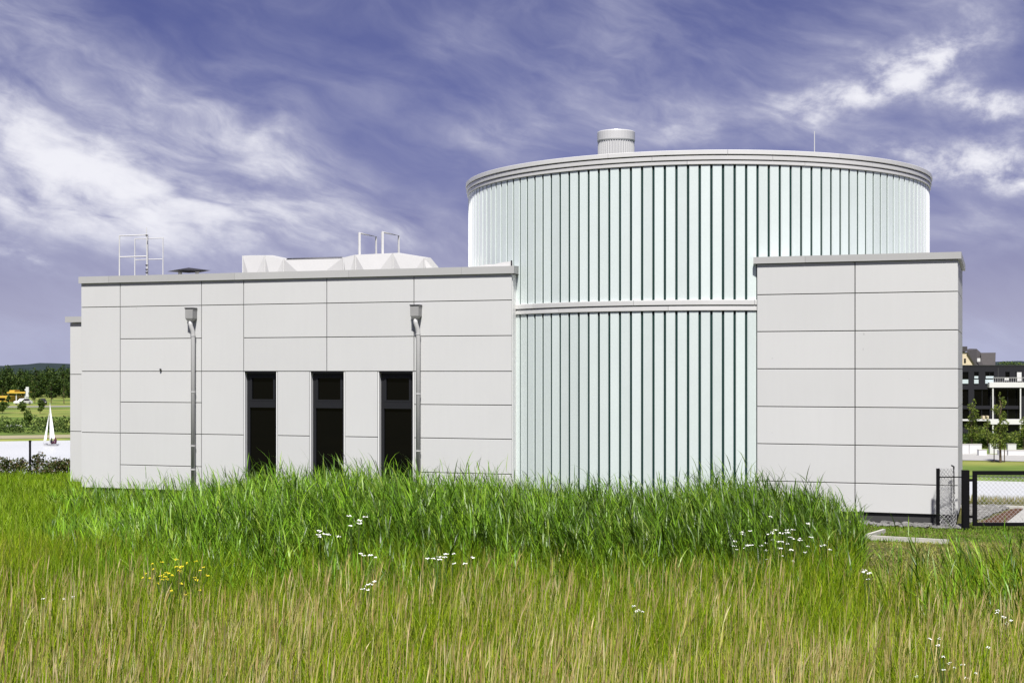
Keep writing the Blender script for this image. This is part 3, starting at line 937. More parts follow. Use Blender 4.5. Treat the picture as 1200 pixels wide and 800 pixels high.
def stone_mesh(i):
    r_ = random.Random(i)
    pts = []
    for z, rr in ((-0.5, 0.55), (0.1, 1.0), (0.6, 0.65)):
        for k in range(6):
            a = 2 * math.pi * (k + 0.4 * r_.random()) / 6
            s = rr * r_.uniform(0.75, 1.15)
            pts.append((s * math.cos(a), s * 0.8 * math.sin(a), z * 0.75 + r_.uniform(-0.12, 0.12)))
    fs_ = []
    for l in range(2):
        for k in range(6):
            fs_.append((l * 6 + k, l * 6 + (k + 1) % 6, l * 6 + 6 + (k + 1) % 6, l * 6 + 6 + k))
    fs_.append((5, 4, 3, 2, 1, 0)); fs_.append((12, 13, 14, 15, 16, 17))
    return pts, fs_
stones = [stone_mesh(i) for i in range(8)]
def rubble(name, spots, label):
    mb = MB()
    for (x, y, s) in spots:
        pts, fs_ = random.choice(stones)
        a = random.uniform(0, 6.28); ca, sa = math.cos(a), math.sin(a)
        mb.add([(x + s * (p[0] * ca - p[1] * sa), y + s * (p[0] * sa + p[1] * ca), s * (p[2] + 0.3)) for p in pts], fs_)
    o = mb.build(name, M['stone'])
    return tag(o, label, 'rubble', kind='stuff')
sp = []
for _ in range(420):
    u, v = random.uniform(5.2, 9.3), RV + random.uniform(-0.55, 0.06)
    sp.append((u * CT + v * ST, O_Y - u * ST + v * CT, random.uniform(0.025, 0.085)))
rubble('rubble_strip', sp, 'grey rubble lying along the foot of the panelled block')
sp = []
while len(sp) < 260:
    px, py = random.uniform(1136, 1196), random.uniform(594, 613)
    if (py - 613.5) < (px - 1140) * (595 - 613.5) / (1188 - 1140) - 1.5:
        g = on_ground(px, py); sp.append((g.x, g.y, random.uniform(0.04, 0.10)))
rubble('rubble_patch', sp, 'grey broken stones behind the wire gate')

# ------------------------------------------------------------------ grasses, reeds, flowers
def blade_arrays(P, H, W, az, lean, curve, face, k=3):
    """P (n,3) feet; H length; W width; az direction of the lean; returns verts (n,2k+1,3) and triangles"""
    n = len(P)
    pts = np.zeros((n, k + 1, 3)); pts[:, 0] = P
    for j in range(1, k + 1):
        ang = lean + curve * (j - 0.5) / k
        st_ = H / k
        pts[:, j, 0] = pts[:, j - 1, 0] + st_ * np.sin(ang) * np.cos(az)
        pts[:, j, 1] = pts[:, j - 1, 1] + st_ * np.sin(ang) * np.sin(az)
        pts[:, j, 2] = pts[:, j - 1, 2] + st_ * np.cos(ang)
    side = np.stack([np.cos(face), np.sin(face), np.zeros(n)], -1)
    prof = np.array([0.7, 1.0, 0.7, 0.4, 0.2])[:k] if k > 2 else np.array([0.8, 0.9])
    v = np.zeros((n, 2 * k + 1, 3))
    for j in range(k):
        v[:, 2 * j] = pts[:, j] - side * (W * prof[j] / 2)[:, None]
        v[:, 2 * j + 1] = pts[:, j] + side * (W * prof[j] / 2)[:, None]
    v[:, 2 * k] = pts[:, k]
    t = []
    for j in range(k - 1):
        t += [(2 * j, 2 * j + 1, 2 * j + 3), (2 * j, 2 * j + 3, 2 * j + 2)]
    t.append((2 * k - 2, 2 * k - 1, 2 * k))
    return v, np.array(t), pts

class Bulk:
    def __init__(s): s.v = []; s.t = []; s.c = []; s.n = 0
    def add(s, v, t, col):
        n, m, _ = v.shape
        s.v.append(v.reshape(-1, 3))
        s.t.append((t[None] + (np.arange(n) * m)[:, None, None] + s.n).reshape(-1, 3))
        s.c.append(np.repeat(col, m, axis=0))
        s.n += n * m
    def build(s, name, m, label, cat):
        o = bulk_mesh(name, np.concatenate(s.v), np.concatenate(s.t), m, np.concatenate(s.c))
        return tag(o, label, cat, kind='stuff')

def colours(n, stops, w=None, jit=0.18):
    stops = np.array(stops); i = rng.choice(len(stops), n, p=w)
    return stops[i] * (1 + rng.uniform(-jit, jit, (n, 1))) * (1 + rng.uniform(-0.06, 0.06, (n, 3)))

def vnoise(x, y, seed=0):
    s = np.zeros_like(x)
    r_ = np.random.default_rng(seed)
    for k in range(7):
        a = r_.uniform(0, 6.28); f = r_.uniform(0.25, 1.6); ph = r_.uniform(0, 6.28)
        s += np.sin((x * math.cos(a) + y * math.sin(a)) * f * 2 + ph)
    return s / 3.5

bu, bv = None, None
def keep(x, y):
    """outside the building, kerbs and gate area"""
    u = x * CT - (y - O_Y) * ST; v = x * ST + (y - O_Y) * CT
    ok = ~((u > -11.05) & (u < 5.3) & (v > -0.07))
    ok &= ~((u >= 5.2) & (u < 9.3) & (v > -0.30))
    ok &= ~((u > -13.2) & (u < -10) & (v > 2.4))
    ok &= np.hypot(x - TX, y - TY) > TR + 0.12
    return ok

def field(n, d0, d1, p0, p1):
    """n feet spread evenly over the ground between two depths and two photo columns"""
    d = np.sqrt(rng.uniform(d0 * d0, d1 * d1, n))
    px = rng.uniform(p0, p1, n)
    x = (px - 600) / F * d
    k = keep(x, d)
    return x[k], d[k], px[k]

def feet(x, y): return np.stack([x, y, terrain_z(x, y) - 0.01], -1)
PI2 = 2 * math.pi

# reed front edge and height along the picture
RX = [-100, 60, 130, 190, 250, 300, 360, 450, 560, 650, 750, 870, 930, 975, 1005, 1020]
RH = [0.48, 0.52, 0.58, 0.74, 0.98, 1.10, 1.18, 1.18, 1.10, 0.99, 0.95, 1.08, 1.01, 0.88, 0.72, 0.5]

# 1) the meadow in front: green blades
b = Bulk()
x, y, px = field(132000, 8.0, 21.5, -180, 1400)
lawn = y > np.interp(px, [985, 1005, 1095, 1150, 1300], [21.5, 17.6, 17.2, 18.6, 19.0]) + 0.35 * np.sin(px * 0.13)
thin = rng.random(len(x)) < 1.0 - 0.35 * (y < 11)
k = (~lawn) & thin
x, y, px = x[k], y[k], px[k]
nz = vnoise(x, y, 3)
n = len(x)
H = rng.uniform(0.34, 0.68, n) * (1 + 0.14 * nz)
H *= np.where(px > 1040, 1.15, 1.0)
W = rng.uniform(0.006, 0.013, n)
H *= np.interp(y, [14, 18, 21], [1.0, 1.12, 1.25])
az_ = rng.uniform(0, PI2, n)
v, t, _ = blade_arrays(feet(x, y), H, W, az_, np.abs(rng.normal(0.10, 0.10, n)), rng.normal(0.35, 0.35, n), rng.uniform(0, PI2, n))
col = colours(n, [(0.235, 0.325, 0.010), (0.125, 0.215, 0.006), (0.31, 0.345, 0.035), (0.33, 0.29, 0.09), (0.06, 0.10, 0.006)], [0.38, 0.26, 0.17, 0.10, 0.09], 0.36)
b.add(v, t, col)
x, y, px = field(15000, 15.5, 20.5, 60, 1010)
n = len(x)
H = rng.uniform(0.45, 0.95, n) * np.interp(y, [15.5, 18], [0.7, 1.0])
v, t, _ = blade_arrays(feet(x, y), H, rng.uniform(0.007, 0.014, n), rng.uniform(0, PI2, n), np.abs(rng.normal(0.12, 0.1, n)), rng.normal(0.5, 0.35, n), rng.uniform(0, PI2, n))
b.add(v, t, colours(n, [(0.15, 0.25, 0.010), (0.21, 0.31, 0.012), (0.09, 0.16, 0.008)], [0.45, 0.3, 0.25], 0.3))
b.build('meadow_grass', M['grass'], 'tall yellowish green meadow grass filling the foreground', 'grass')

# 2) dry flowering stalks over the meadow
b = Bulk()
x, y, px = field(18500, 8.0, 20.5, -180, 1400)
nz = vnoise(x, y, 9)
far_ok = rng.random(len(x)) < np.clip(1.0 - (y - 14.0) / 5.0, 0.10, 1)
k = (nz > rng.normal(-0.1, 0.55, len(x))) & far_ok & ~((px > 1000) & (y > 17))
x, y, px = x[k], y[k], px[k]
n = len(x)
H = rng.uniform(0.55, 0.93, n)
lean = rng.normal(0.06, 0.07, n); cur = rng.normal(0.08, 0.12, n)
az_ = rng.normal(0.0, 0.9, n)
v, t, pts = blade_arrays(feet(x, y), H, rng.uniform(0.004, 0.0075, n), az_, lean, cur, rng.normal(0, 0.5, n))
cs = colours(n, [(0.45, 0.38, 0.16), (0.34, 0.28, 0.10), (0.36, 0.35, 0.09), (0.58, 0.51, 0.28)], [0.36, 0.25, 0.2, 0.19], 0.3)
b.add(v, t, cs)
# seed heads: narrow spindles at the tip, two crossed blades each
k = rng.random(n) < 0.75
tip = pts[k][:, 3] - (pts[k][:, 3] - pts[k][:, 2]) * 0.85
hh = rng.uniform(0.13, 0.24, k.sum())
for off in (0.0, 1.57):
    v2, t2, _ = blade_arrays(tip, hh, rng.uniform(0.006, 0.012, k.sum()), az_[k], lean[k] + cur[k], cur[k], off + rng.normal(0, 0.4, k.sum()))
    b.add(v2, t2, cs[k] * np.array([0.92, 0.88, 0.88]))
b.build('dry_grass_stalks', M['straw'], 'straw coloured dry stalks with seed heads rising out of the meadow', 'dry grass')

# 3) brighter soft grass on the left, running up to the low wall
b = Bulk()
x, y, px = field(88000, 17.0, 41.0, -110, 420)
k = rng.random(len(x)) < np.where(px < 230, 1.0, np.clip(1 - (px - 230) / 190, 0.1, 1)) 
x, y, px = x[k], y[k], px[k]
n = len(x); nz = vnoise(x, y, 5)
H = rng.uniform(0.28, 0.62, n) * (1 + 0.16 * nz) * np.interp(y, [17, 25, 30, 34, 40], [1.15, 0.95, 0.62, 0.58, 0.45])
v, t, _ = blade_arrays(feet(x, y), H, rng.uniform(0.010, 0.018, n), rng.uniform(0, PI2, n), np.abs(rng.normal(0.16, 0.12, n)), rng.normal(0.5, 0.4, n), rng.uniform(0, PI2, n))
b.add(v, t, colours(n, [(0.205, 0.32, 0.012), (0.14, 0.245, 0.008), (0.27, 0.36, 0.05), (0.07, 0.13, 0.006)], [0.40, 0.3, 0.15, 0.15], 0.32))
b.build('soft_grass', M['grass'], 'bright green soft grass in front of the low panelled wing', 'grass')

# 4) reed bed along the building
b = Bulk()
def reeds(x, y, hgt):
    n = len(x)
    H = hgt * np.where(rng.random(n) < 0.09, rng.uniform(1.08, 1.34, n), rng.uniform(0.58, 1.08, n))
    wind = rng.normal(2.6, 0.9, n)                    # leaves stream mostly one way
    lean = np.abs(rng.normal(0.10, 0.07, n)); cur = rng.normal(0.18, 0.15, n)
    v, t, pts = blade_arrays(feet(x, y), H, np.full(n, 0.012), wind, lean, cur, rng.uniform(0, PI2, n))
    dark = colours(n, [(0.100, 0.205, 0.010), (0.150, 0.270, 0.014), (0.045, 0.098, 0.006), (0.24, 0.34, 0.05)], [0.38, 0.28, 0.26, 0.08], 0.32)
    dark *= np.interp((x / y * F + 600), [100, 300, 520, 700, 1000, 1050], [1.05, 0.92, 0.84, 0.72, 0.60, 0.85])[:, None]  # shade over the right part of the bed put into the leaf colour
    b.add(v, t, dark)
    for lv in range(10):
        f = 0.16 + 0.84 * (lv + rng.uniform(-0.3, 0.3, n)) / 9.2
        f = np.clip(f, 0.06, 0.99)
        seg = np.minimum((f * 3).astype(int), 2)
        fr_ = f * 3 - seg
        idx = np.arange(n)
        root = pts[idx, seg] * (1 - fr_)[:, None] + pts[idx, seg + 1] * fr_[:, None]
        side_az = wind + np.where(rng.random(n) < 0.5, 1, -1) * rng.uniform(0.2, 1.3, n)
        L = rng.uniform(0.20, 0.42, n) * (0.75 + 0.25 * hgt)
        v, t, _ = blade_arrays(root, L, rng.uniform(0.009, 0.017, n), side_az, rng.uniform(0.15, 0.6, n), rng.uniform(0.2, 1.1, n), side_az + 1.57 + rng.normal(0, 0.35, n))
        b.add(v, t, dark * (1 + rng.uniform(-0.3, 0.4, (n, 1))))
x, y, px = field(11000, 18.6, 24.5, 60, 1015)
hg = np.interp(px, RX, RH)
front = 19.2 + 0.45 * vnoise(x, y, 21) + np.interp(px, [60, 250, 900, 1010], [2.2, 0.0, 0.2, 1.4])
back = np.interp(px, [60, 250, 700, 880, 1010], [27.5, 25.0, 23.6, 24.0, 23.2])
pr = np.interp(px, [60, 170, 280], [0.12, 0.5, 1.0])
k = (y > front - 0.9 + 1.6 * rng.random(len(x))) & (y < back) & (rng.random(len(x)) < pr)
hg = hg * np.interp(y, [19, 21.5, 24.5], [1.0, 1.04, 0.92])
hg = hg * (1 + 0.10 * vnoise(x * 1.3, y * 1.3, 31))
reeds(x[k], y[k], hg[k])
# low outliers in front of the bed
x2, y2, px2 = field(1500, 16.4, 19.6, 120, 1005)
k2 = rng.random(len(x2)) < np.clip((y2 - 16.2) / 3.2, 0.1, 1)
hq = np.interp(px2, RX, RH) * np.interp(y2, [16.4, 19.6], [0.50, 0.85])
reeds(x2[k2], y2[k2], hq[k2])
# thinner scatter back to the wall
x, y, px = field(5200, 23.5, 32.0, 60, 985)
hg = np.interp(px, RX, RH) * np.interp(y, [23.5, 27, 32], [0.78, 0.62, 0.60])
k = rng.random(len(x)) < np.where(px < 250, 0.22, 0.75)
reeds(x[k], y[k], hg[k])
# stray reeds in the meadow on the right and a few tall ones in front of the wall on the left
x, y, px = field(300, 14.5, 19.0, 1035, 1290)
k = rng.random(len(x)) < np.interp(px, [1035, 1120], [0.25, 1.0])
reeds(x[k], y[k], np.full(k.sum(), 0.80))
x, y, px = field(130, 26.0, 31.0, 85, 260)
reeds(x, y, np.full(len(x), 0.72))
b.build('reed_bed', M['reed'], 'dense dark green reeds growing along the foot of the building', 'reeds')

# 5) mown lawn by the corner, and the grassy edge above the lake
b = Bulk()
x, y, px = field(72000, 16.8, 33.0, 985, 1420)
n = len(x)
bed = (y > 24.9)
H = rng.uniform(0.03, 0.075, n) * np.where(bed, 1.2, 1.0) * (1 + 0.4 * vnoise(x * 3, y * 3, 8))
ug = x * CT - (y - O_Y) * ST; vg = x * ST + (y - O_Y) * CT
k = ~((px > 1134) & (y > 27.8)) & ~((ug > 5.2) & (ug < 9.35) & (vg > -0.75)) & (H > 0.01)
x, y, H, bed = x[k], y[k], H[k], bed[k]; n = len(x)
v, t, _ = blade_arrays(feet(x, y), H, rng.uniform(0.010, 0.020, n), rng.uniform(0, PI2, n), np.abs(rng.normal(0.5, 0.35, n)), rng.normal(0.5, 0.4, n), rng.uniform(0, PI2, n))
c1_ = colours(n, [(0.26, 0.28, 0.06), (0.33, 0.30, 0.12), (0.18, 0.22, 0.04)], [0.45, 0.3, 0.25])
c2_ = colours(n, [(0.12, 0.21, 0.02), (0.17, 0.25, 0.03), (0.09, 0.15, 0.02)], [0.5, 0.3, 0.2])
b.add(v, t, np.where(bed[:, None], c2_, c1_))
x, y, px = field(1500, 32.6, 34.0, 1120, 1300)
n = len(x)
v, t, _ = blade_arrays(feet(x, y), rng.uniform(0.04, 0.20, n), np.full(n, 0.014), rng.uniform(0, PI2, n), np.abs(rng.normal(0.1, 0.1, n)), rng.normal(0.3, 0.3, n), rng.uniform(0, PI2, n))
b.add(v, t, colours(n, [(0.26, 0.25, 0.09), (0.17, 0.2, 0.05), (0.36, 0.31, 0.16)]))
b.build('lawn_grass', M['grass'], 'short patchy lawn by the corner of the block', 'lawn')

# 6) wild flowers
def flower_plant(px, py, d, n_heads, spread_px, h_px, label, petal, head_r, group, flat=True):
    c = at(px, py, d)
    t_ = thing('wildflower', label, 'flower', (c.x, d, 0), 0, group)
    sx = spread_px / F * d; sz = h_px / F * d
    for i in range(int(n_heads * 1.35)):
        hx, hy = random.gauss(0, sx * 0.5), random.gauss(0, 0.12)
        hz = c.z + random.gauss(0, sz * 0.5)
        st = MB().tube([(hx * 0.3, hy * 0.3, 0), (hx * 0.7, hy * 0.8, hz * 0.6), (hx, hy, hz)], [0.006, 0.005, 0.003], 4)
        so = st.build('stem', M['stem'], t_)
        hb = MB()
        m_ = random.randint(5, 9)
        for j in range(m_):
            a = random.uniform(0, 6.28); rr = head_r * math.sqrt(random.random())
            q = Vector((hx + rr * math.cos(a), hy + rr * math.sin(a), hz + random.uniform(-0.006, 0.010)))
            s = head_r * random.uniform(0.28, 0.46)
            hb.add([q + Vector((s * math.cos(w * 1.257), s * math.sin(w * 1.257), s * 0.25 * (w % 2))) for w in range(5)] + [q + Vector((0, 0, s * 0.7)), q - Vector((0, 0, s * 0.4))],
                   [(w, (w + 1) % 5, 5) for w in range(5)] + [((w + 1) % 5, w, 6) for w in range(5)])
        hb.build('flower_head', petal, so)
    return t_
WP, YP = M['white_petal'], M['yellow_petal']
flower_plant(415, 609, 18.6, 5, 16, 6, 'white wildflower cluster highest up, against reeds below the third window', WP, 0.032, None)
flower_plant(380, 624, 18.3, 5, 14, 5, 'white wildflower cluster in the reeds below the second window', WP, 0.032, None)
flower_plant(437, 649, 17.6, 4, 14, 5, 'small white wildflower cluster at the lower edge of the left reeds', WP, 0.028, None)
flower_plant(524, 654, 17.2, 8, 24, 10, 'loose white wildflower cluster left of the round tower', WP, 0.028, None)
flower_plant(430, 687, 15.6, 4, 12, 4, 'white wildflower cluster among straw stalks left of centre', WP, 0.026, None)
flower_plant(918, 630, 18.7, 26, 40, 26, 'largest spray of white wildflowers, at the right end of the reeds', WP, 0.030, None)
flower_plant(868, 638, 18.5, 5, 16, 8, 'white wildflower cluster just left of the largest spray', WP, 0.026, None)
flower_plant(962, 640, 18.5, 3, 12, 5, 'few white wildflowers just right of the largest spray', WP, 0.024, None)
flower_plant(1018, 671, 16.8, 4, 12, 9, 'white wildflowers standing below the lawn corner', WP, 0.024, None)
flower_plant(1112, 772, 11.6, 9, 44, 26, 'white wildflowers lowest in the right corner of the meadow', WP, 0.017, None)
flower_plant(1186, 722, 13.5, 5, 26, 14, 'white wildflowers at the right edge of the meadow', WP, 0.020, None)
flower_plant(745, 714, 14.2, 3, 12, 5, 'tiny white wildflowers in the straw below the round tower', WP, 0.016, None)
flower_plant(70, 703, 14.8, 3, 18, 8, 'tiny white wildflowers in the straw at far left', WP, 0.016, None)
flower_plant(205, 674, 16.2, 30, 34, 26, 'yellow flowering weed in the grass on the left', YP, 0.020, None)

# ------------------------------------------------------------------ trees and shrubs
def crown_mesh(name, lobes, n, size, cols, parent, w=None):
    """leaf-sized faces spread through lumpy ellipsoids; lobes: (centre, radii)"""
    vol = np.array([r_[0] * r_[1] * r_[2] for _, r_ in lobes]) ** 0.8
    li = rng.choice(len(lobes), n, p=vol / vol.sum())
    C_ = np.array([c for c, _ in lobes])[li]; Rr = np.array([r_ for _, r_ in lobes])[li]
    dvec = rng.normal(size=(n, 3)); dvec /= np.linalg.norm(dvec, axis=1)[:, None]
    rr = rng.uniform(0.35, 1.08, n) ** 0.6
    ctr = C_ + dvec * Rr * rr[:, None]
    a = rng.normal(size=(n, 3)); a /= np.linalg.norm(a, axis=1)[:, None]
    bq = np.cross(a, rng.normal(size=(n, 3))); bq /= np.linalg.norm(bq, axis=1)[:, None]
    s = rng.uniform(0.5, 1.2, n)[:, None] * size
    v = np.stack([ctr - a * s, ctr - bq * s * 0.5, ctr + a * s, ctr + bq * s * 0.5], 1)
    t = np.array([(0, 1, 2), (0, 2, 3)])
    tri = (t[None] + (np.arange(n) * 4)[:, None, None]).reshape(-1, 3)
    col = colours(n, cols, w)
    return bulk_mesh(name, v.reshape(-1, 3), tri, M['leaf'], np.repeat(col, 4, axis=0), parent)

DARK = [(0.030, 0.055, 0.014), (0.045, 0.075, 0.018), (0.022, 0.040, 0.012)]
MID = [(0.075, 0.115, 0.022), (0.10, 0.145, 0.03), (0.05, 0.08, 0.018)]
def tree(name, label, x, y, h, w, n, size, cols, group=None, trunk_h=0.3, slim=False, cat='tree', seed=0):
    r_ = random.Random(seed)
    z0 = float(terrain_z(np.array(x), np.array(y)))
    t_ = thing(name, label, cat, (x, y, z0), 0, group)
    tk = MB()
    tr_ = max(0.05, h * 0.018)
    tk.tube([(0, 0, -0.2), (0.02 * h * r_.uniform(-1, 1), 0, h * 0.4), (0.03 * h * r_.uniform(-1, 1), 0.02 * h, h * 0.85)], [tr_, tr_ * 0.7, tr_ * 0.2], 7)
    lobes = []
    nl = 9 if not slim else 8
    for i in range(nl):
        f = (i + 0.5) / nl
        zc = h * (trunk_h + (0.96 - trunk_h) * f)
        env = math.sin(math.pi * (0.14 + 0.80 * f)) if not slim else (1.0 - f) ** 0.7 * 0.9 + 0.12
        off = w * 0.5 * env * r_.uniform(0.15, 0.75)
        a = r_.uniform(0, 6.28)
        rr = w * 0.5 * env * r_.uniform(0.45, 0.75)
        c = (off * math.cos(a), off * math.sin(a), zc)
        lobes.append((c, (rr, rr, max(rr * 0.8, h * 0.08))))
        tk.tube([(0, 0, max(zc - h * 0.15, h * 0.12)), (c[0] * 0.6, c[1] * 0.6, zc - h * 0.03), (c[0], c[1], zc + h * 0.02)], [tr_ * 0.4, tr_ * 0.25, tr_ * 0.08], 5)
    tk.build('trunk', M['trunk'], t_)
    crown_mesh('crown', lobes, n, size, cols, t_)
    return t_

tl = [(-14, 438, 9.8, 9, 'dark broadleaf tree cut by the left picture border on the far shore'),
      (8, 445, 10.2, 9, 'tall dark broadleaf tree rising right behind the filling station canopy'),
      (26, 440, 8.9, 7.5, 'lower dark broadleaf tree behind the white sign pylon'),
      (43, 436, 9.2, 8, 'dark broadleaf tree behind the dark car on the far road'),
      (58, 430, 10.0, 8.5, 'tall dark broadleaf tree straight above the sail top'),
      (74, 436, 10.3, 9, 'tall dark broadleaf tree nearest the panelled wing on the far shore'),
      (90, 432, 10.2, 9, 'dark broadleaf tree on the far shore mostly hidden by the panelled wing')]
for i, (px, d, h, w, lab) in enumerate(tl):
    p = at(px, 0, d)
    tree('broadleaf_tree', lab, p.x, d, h, w, 1900, 0.38, DARK + [(0.07, 0.105, 0.02)], None, 0.02, seed=i)
lob = []
for px in np.arange(-60, 120, 4.5):
    d = 458 + random.uniform(-6, 6); p = at(px, 0, d)
    for zf in (1.5, 4.0, 6.2):
        s = random.uniform(1.6, 2.5)
        lob.append(((p.x + random.uniform(-1, 1), d, -5 + zf + random.uniform(-0.5, 0.9)), (s, s, s)))
o = crown_mesh('far_woodland', lob, 14000, 0.42, DARK, None)
tag(o, 'dense dark wood filling the gaps behind the far shore trees', 'wood', kind='stuff')
smalls = [(3, 377, 4.6, 3.4, 'small round tree just left of the yellow filling station wall'), (10, 352, 2.3, 1.2, 'sapling standing in front of the yellow filling station wall'),
          (38, 400, 5.4, 3.4, 'small tree between filling station and white sign'), (41, 352, 5.0, 2.4, 'slim tree beside the road, left of the boat mast'),
          (60, 356, 6.0, 2.6, 'slim tree beside the road behind the boat mast'), (75, 352, 6.4, 3.6, 'slim tree beside the road next to the building edge'),
          (3, 268, 2.6, 1.8, 'young bushy tree on the far bank at the left edge'), (26, 268, 2.5, 1.5, 'young bushy tree on the far bank above the white panel'),
          (47, 268, 2.9, 2.0, 'young bushy tree on the far bank beside the boat mast'), (33, 233, 2.7, 2.0, 'bushy tree by the shore path left of the boat')]
for i, (px, d, h, w, lab) in enumerate(smalls):
    p = at(px, 0, d)
    tree('young_tree', lab, p.x, d, h, w, 450, 0.24, MID if d < 300 else DARK + MID, None, 0.2, seed=40 + i)
# overgrown bank: one mass of scrub
lob = []
for a in np.arange(-0.50, -0.27, 0.0045):
    for o_ in (17, 21, 26, 31):
        d = 217 + o_ + random.uniform(-2, 2); aa = a + random.uniform(-0.002, 0.002)
        x, y = d * math.sin(aa), d * math.cos(aa)
        s = random.uniform(0.5, 1.2)
        lob.append(((x, y, float(terrain_z(np.array(x), np.array(y))) + s * 0.45), (s * 1.3, s * 1.3, s * 0.75)))
o = crown_mesh('bank_scrub', lob, 16000, 0.20, MID + DARK, None)
tag(o, 'green scrub covering the far lake bank below the road', 'scrub', kind='stuff')

# low shrubs and a pole along the near lake edge on the left
sh = [(-6, 40.6, 0.62, 'leftmost low shrub at the lake edge'), (9, 40.2, 0.60, 'low shrub at the lake edge between the left border and the pole'), (24, 40.8, 0.56, 'low shrub at the lake edge just left of the pole'),
      (43, 40.4, 0.74, 'taller shrub at the lake edge just right of the pole'), (55, 40.0, 0.50, 'low shrub at the lake edge below the sailing boat'), (68, 40.6, 0.58, 'low shrub at the lake edge next to the building'), (79, 40.9, 0.52, 'low shrub partly hidden behind the building edge')]
for i, (px, d, h, lab) in enumerate(sh):
    p = at(px, 0, d)
    t_ = thing('shrub', lab, 'shrub', (p.x, d, 0.0))
    lobes = [((random.uniform(-0.22, 0.22), random.uniform(-0.2, 0.2), h * f), (0.2, 0.2, h * 0.26)) for f in (0.25, 0.4, 0.55, 0.6, 0.72)]
    crown_mesh('foliage', lobes, 520, 0.045, [(0.06, 0.085, 0.02), (0.10, 0.115, 0.03), (0.13, 0.10, 0.05), (0.035, 0.05, 0.015)], t_)
    MB().tube([(0, 0, -0.05), (0.02, 0, h * 0.5), (0.05, 0.02, h)], [0.02, 0.014, 0.005], 5).build('stem', M['trunk'], t_)
p = at(35.2, 556, 40.2)
pole = thing('fence_pole', 'thin black pole standing at the lake edge on the left', 'pole', (p.x, p.y, 0))
MB().tube([(0, 0, -0.2), (0, 0, at(0, 517.5, 40.2).z)], 0.033, 8).build('shaft', M['black_paint'], pole)
MB().lathe([(0.0, 0), (0.04, 0), (0.042, 0.03), (0.0, 0.05)], (0, 0), 8, closed=False).build('cap', M['black_paint'], pole).location = (0, 0, at(0, 517.5, 40.2).z)

# trees by the houses on the right
def garden_tree(px, d, top_py, w, lab, n, stakes, seed):
    p = at(px, 0, d)
    z0 = float(terrain_z(np.array(p.x), np.array(d)))
    h = at(px, top_py, d).z - z0
    t_ = tree('young_tree', lab, p.x, d, h, w, n, 0.13, [(0.12, 0.16, 0.025), (0.19, 0.23, 0.05), (0.055, 0.08, 0.018)], None, 0.22, True, seed=seed)
    if stakes:
        for sx in (-0.55, 0.5):
            MB().tube([(sx, 0.3, -0.1), (sx, 0.3, 1.55)], 0.05, 6).build('stake', M['trunk'], t_)
        MB().box((-0.55, 0.27, 1.38), (0.5, 0.33, 1.46)).build('tie_rail', M['trunk'], t_)
garden_tree(1172.5, 144, 456, 2.5, 'slender young tree tied to stakes on the lawn in front of the balconies', 1500, True, 3)
garden_tree(1139, 164, 465, 3.2, 'slender young tree nearest the panelled block, before the dark house', 1700, False, 4)
garden_tree(1157, 170, 488, 2.6, 'short bushy tree between the two taller young trees', 900, False, 5)
garden_tree(1199, 168, 486, 3.0, 'bushy tree at the right picture edge before the balconies', 900, False, 6)
lob = []
for px in np.arange(1118, 1240, 3.0):
    p = at(px, 0, 174 + random.uniform(-3, 3)); s = random.uniform(0.65, 1.0)
    lob.append(((p.x, p.y, -6.2 + s), (1.1, 1.0, s)))
o = crown_mesh('hedge', lob, 7000, 0.2, DARK + MID, None)
tag(o, 'long dark hedge in front of the black house with balconies', 'hedge')

# ------------------------------------------------------------------ houses and walls on the right
def pb(mb, d, x0, y0, x1, y1, dd=0.3, df=0.0):
    """box whose front fills that photo rectangle at depth d"""
    a = at(x0, y1, d); c = at(x1, y0, d)
    mb.box((a.x, d - df, a.z), (c.x, d + dd, c.z))
    return mb
HD = 200.0
hs = thing('apartment_house', 'long black brick apartment house with white balconies and large windows', 'building', (0, 0, 0))
mb = MB()
a = at(1112, 0, HD).x; zr = at(0, 428.5, HD).z
# body split round the openings
rows = [(428.5, 435.5), (449.5, 456), (475.5, 479), (498, 520)]
for r0, r1 in rows: pb(mb, HD, 1112, r0, 1262, r1, 9)
def piers(r0, r1, openings):
    x = 1112
    for o0, o1 in openings + [(1262, 1262)]:
        if o0 > x: pb(mb, HD, x, r0, o0, r1, 9)
        x = o1
op1 = [(1119, 1135), (1141.3, 1147), (1154.3, 1165), (1177.8, 1183.2), (1190, 1197.5), (1207, 1214), (1225, 1236)]
op2 = [(1119, 1135), (1141.3, 1160.5), (1166, 1196), (1201, 1230)]
op3 = [(1119, 1136), (1141, 1160), (1166, 1196), (1201, 1230)]
piers(435.5, 449.5, op1); piers(456, 475.5, op2); piers(479, 498, op3)
body = mb.build('wall', M['black_brick'], hs)
def house_window(x0, y0, x1, y1, mull=True):
    w = pb(MB(), HD, x0, y0, x1, y1, 0.28, -0.22).build('window', M['pane'], hs)
    f = MB(); e = 0.45
    pb(f, HD + 0.1, x0, y0, x0 + e, y1, 0.1); pb(f, HD + 0.1, x1 - e, y0, x1, y1, 0.1)
    pb(f, HD + 0.1, x0 + e, y0, x1 - e, y0 + e, 0.1); pb(f, HD + 0.1, x0 + e, y1 - e, x1 - e, y1, 0.1)
    if mull and x1 - x0 > 9:
        pb(f, HD + 0.1, (x0 + x1) / 2 - 0.25, y0 + e, (x0 + x1) / 2 + 0.25, y1 - e, 0.1)
    f.build('frame', M['frame'], w)
    return w
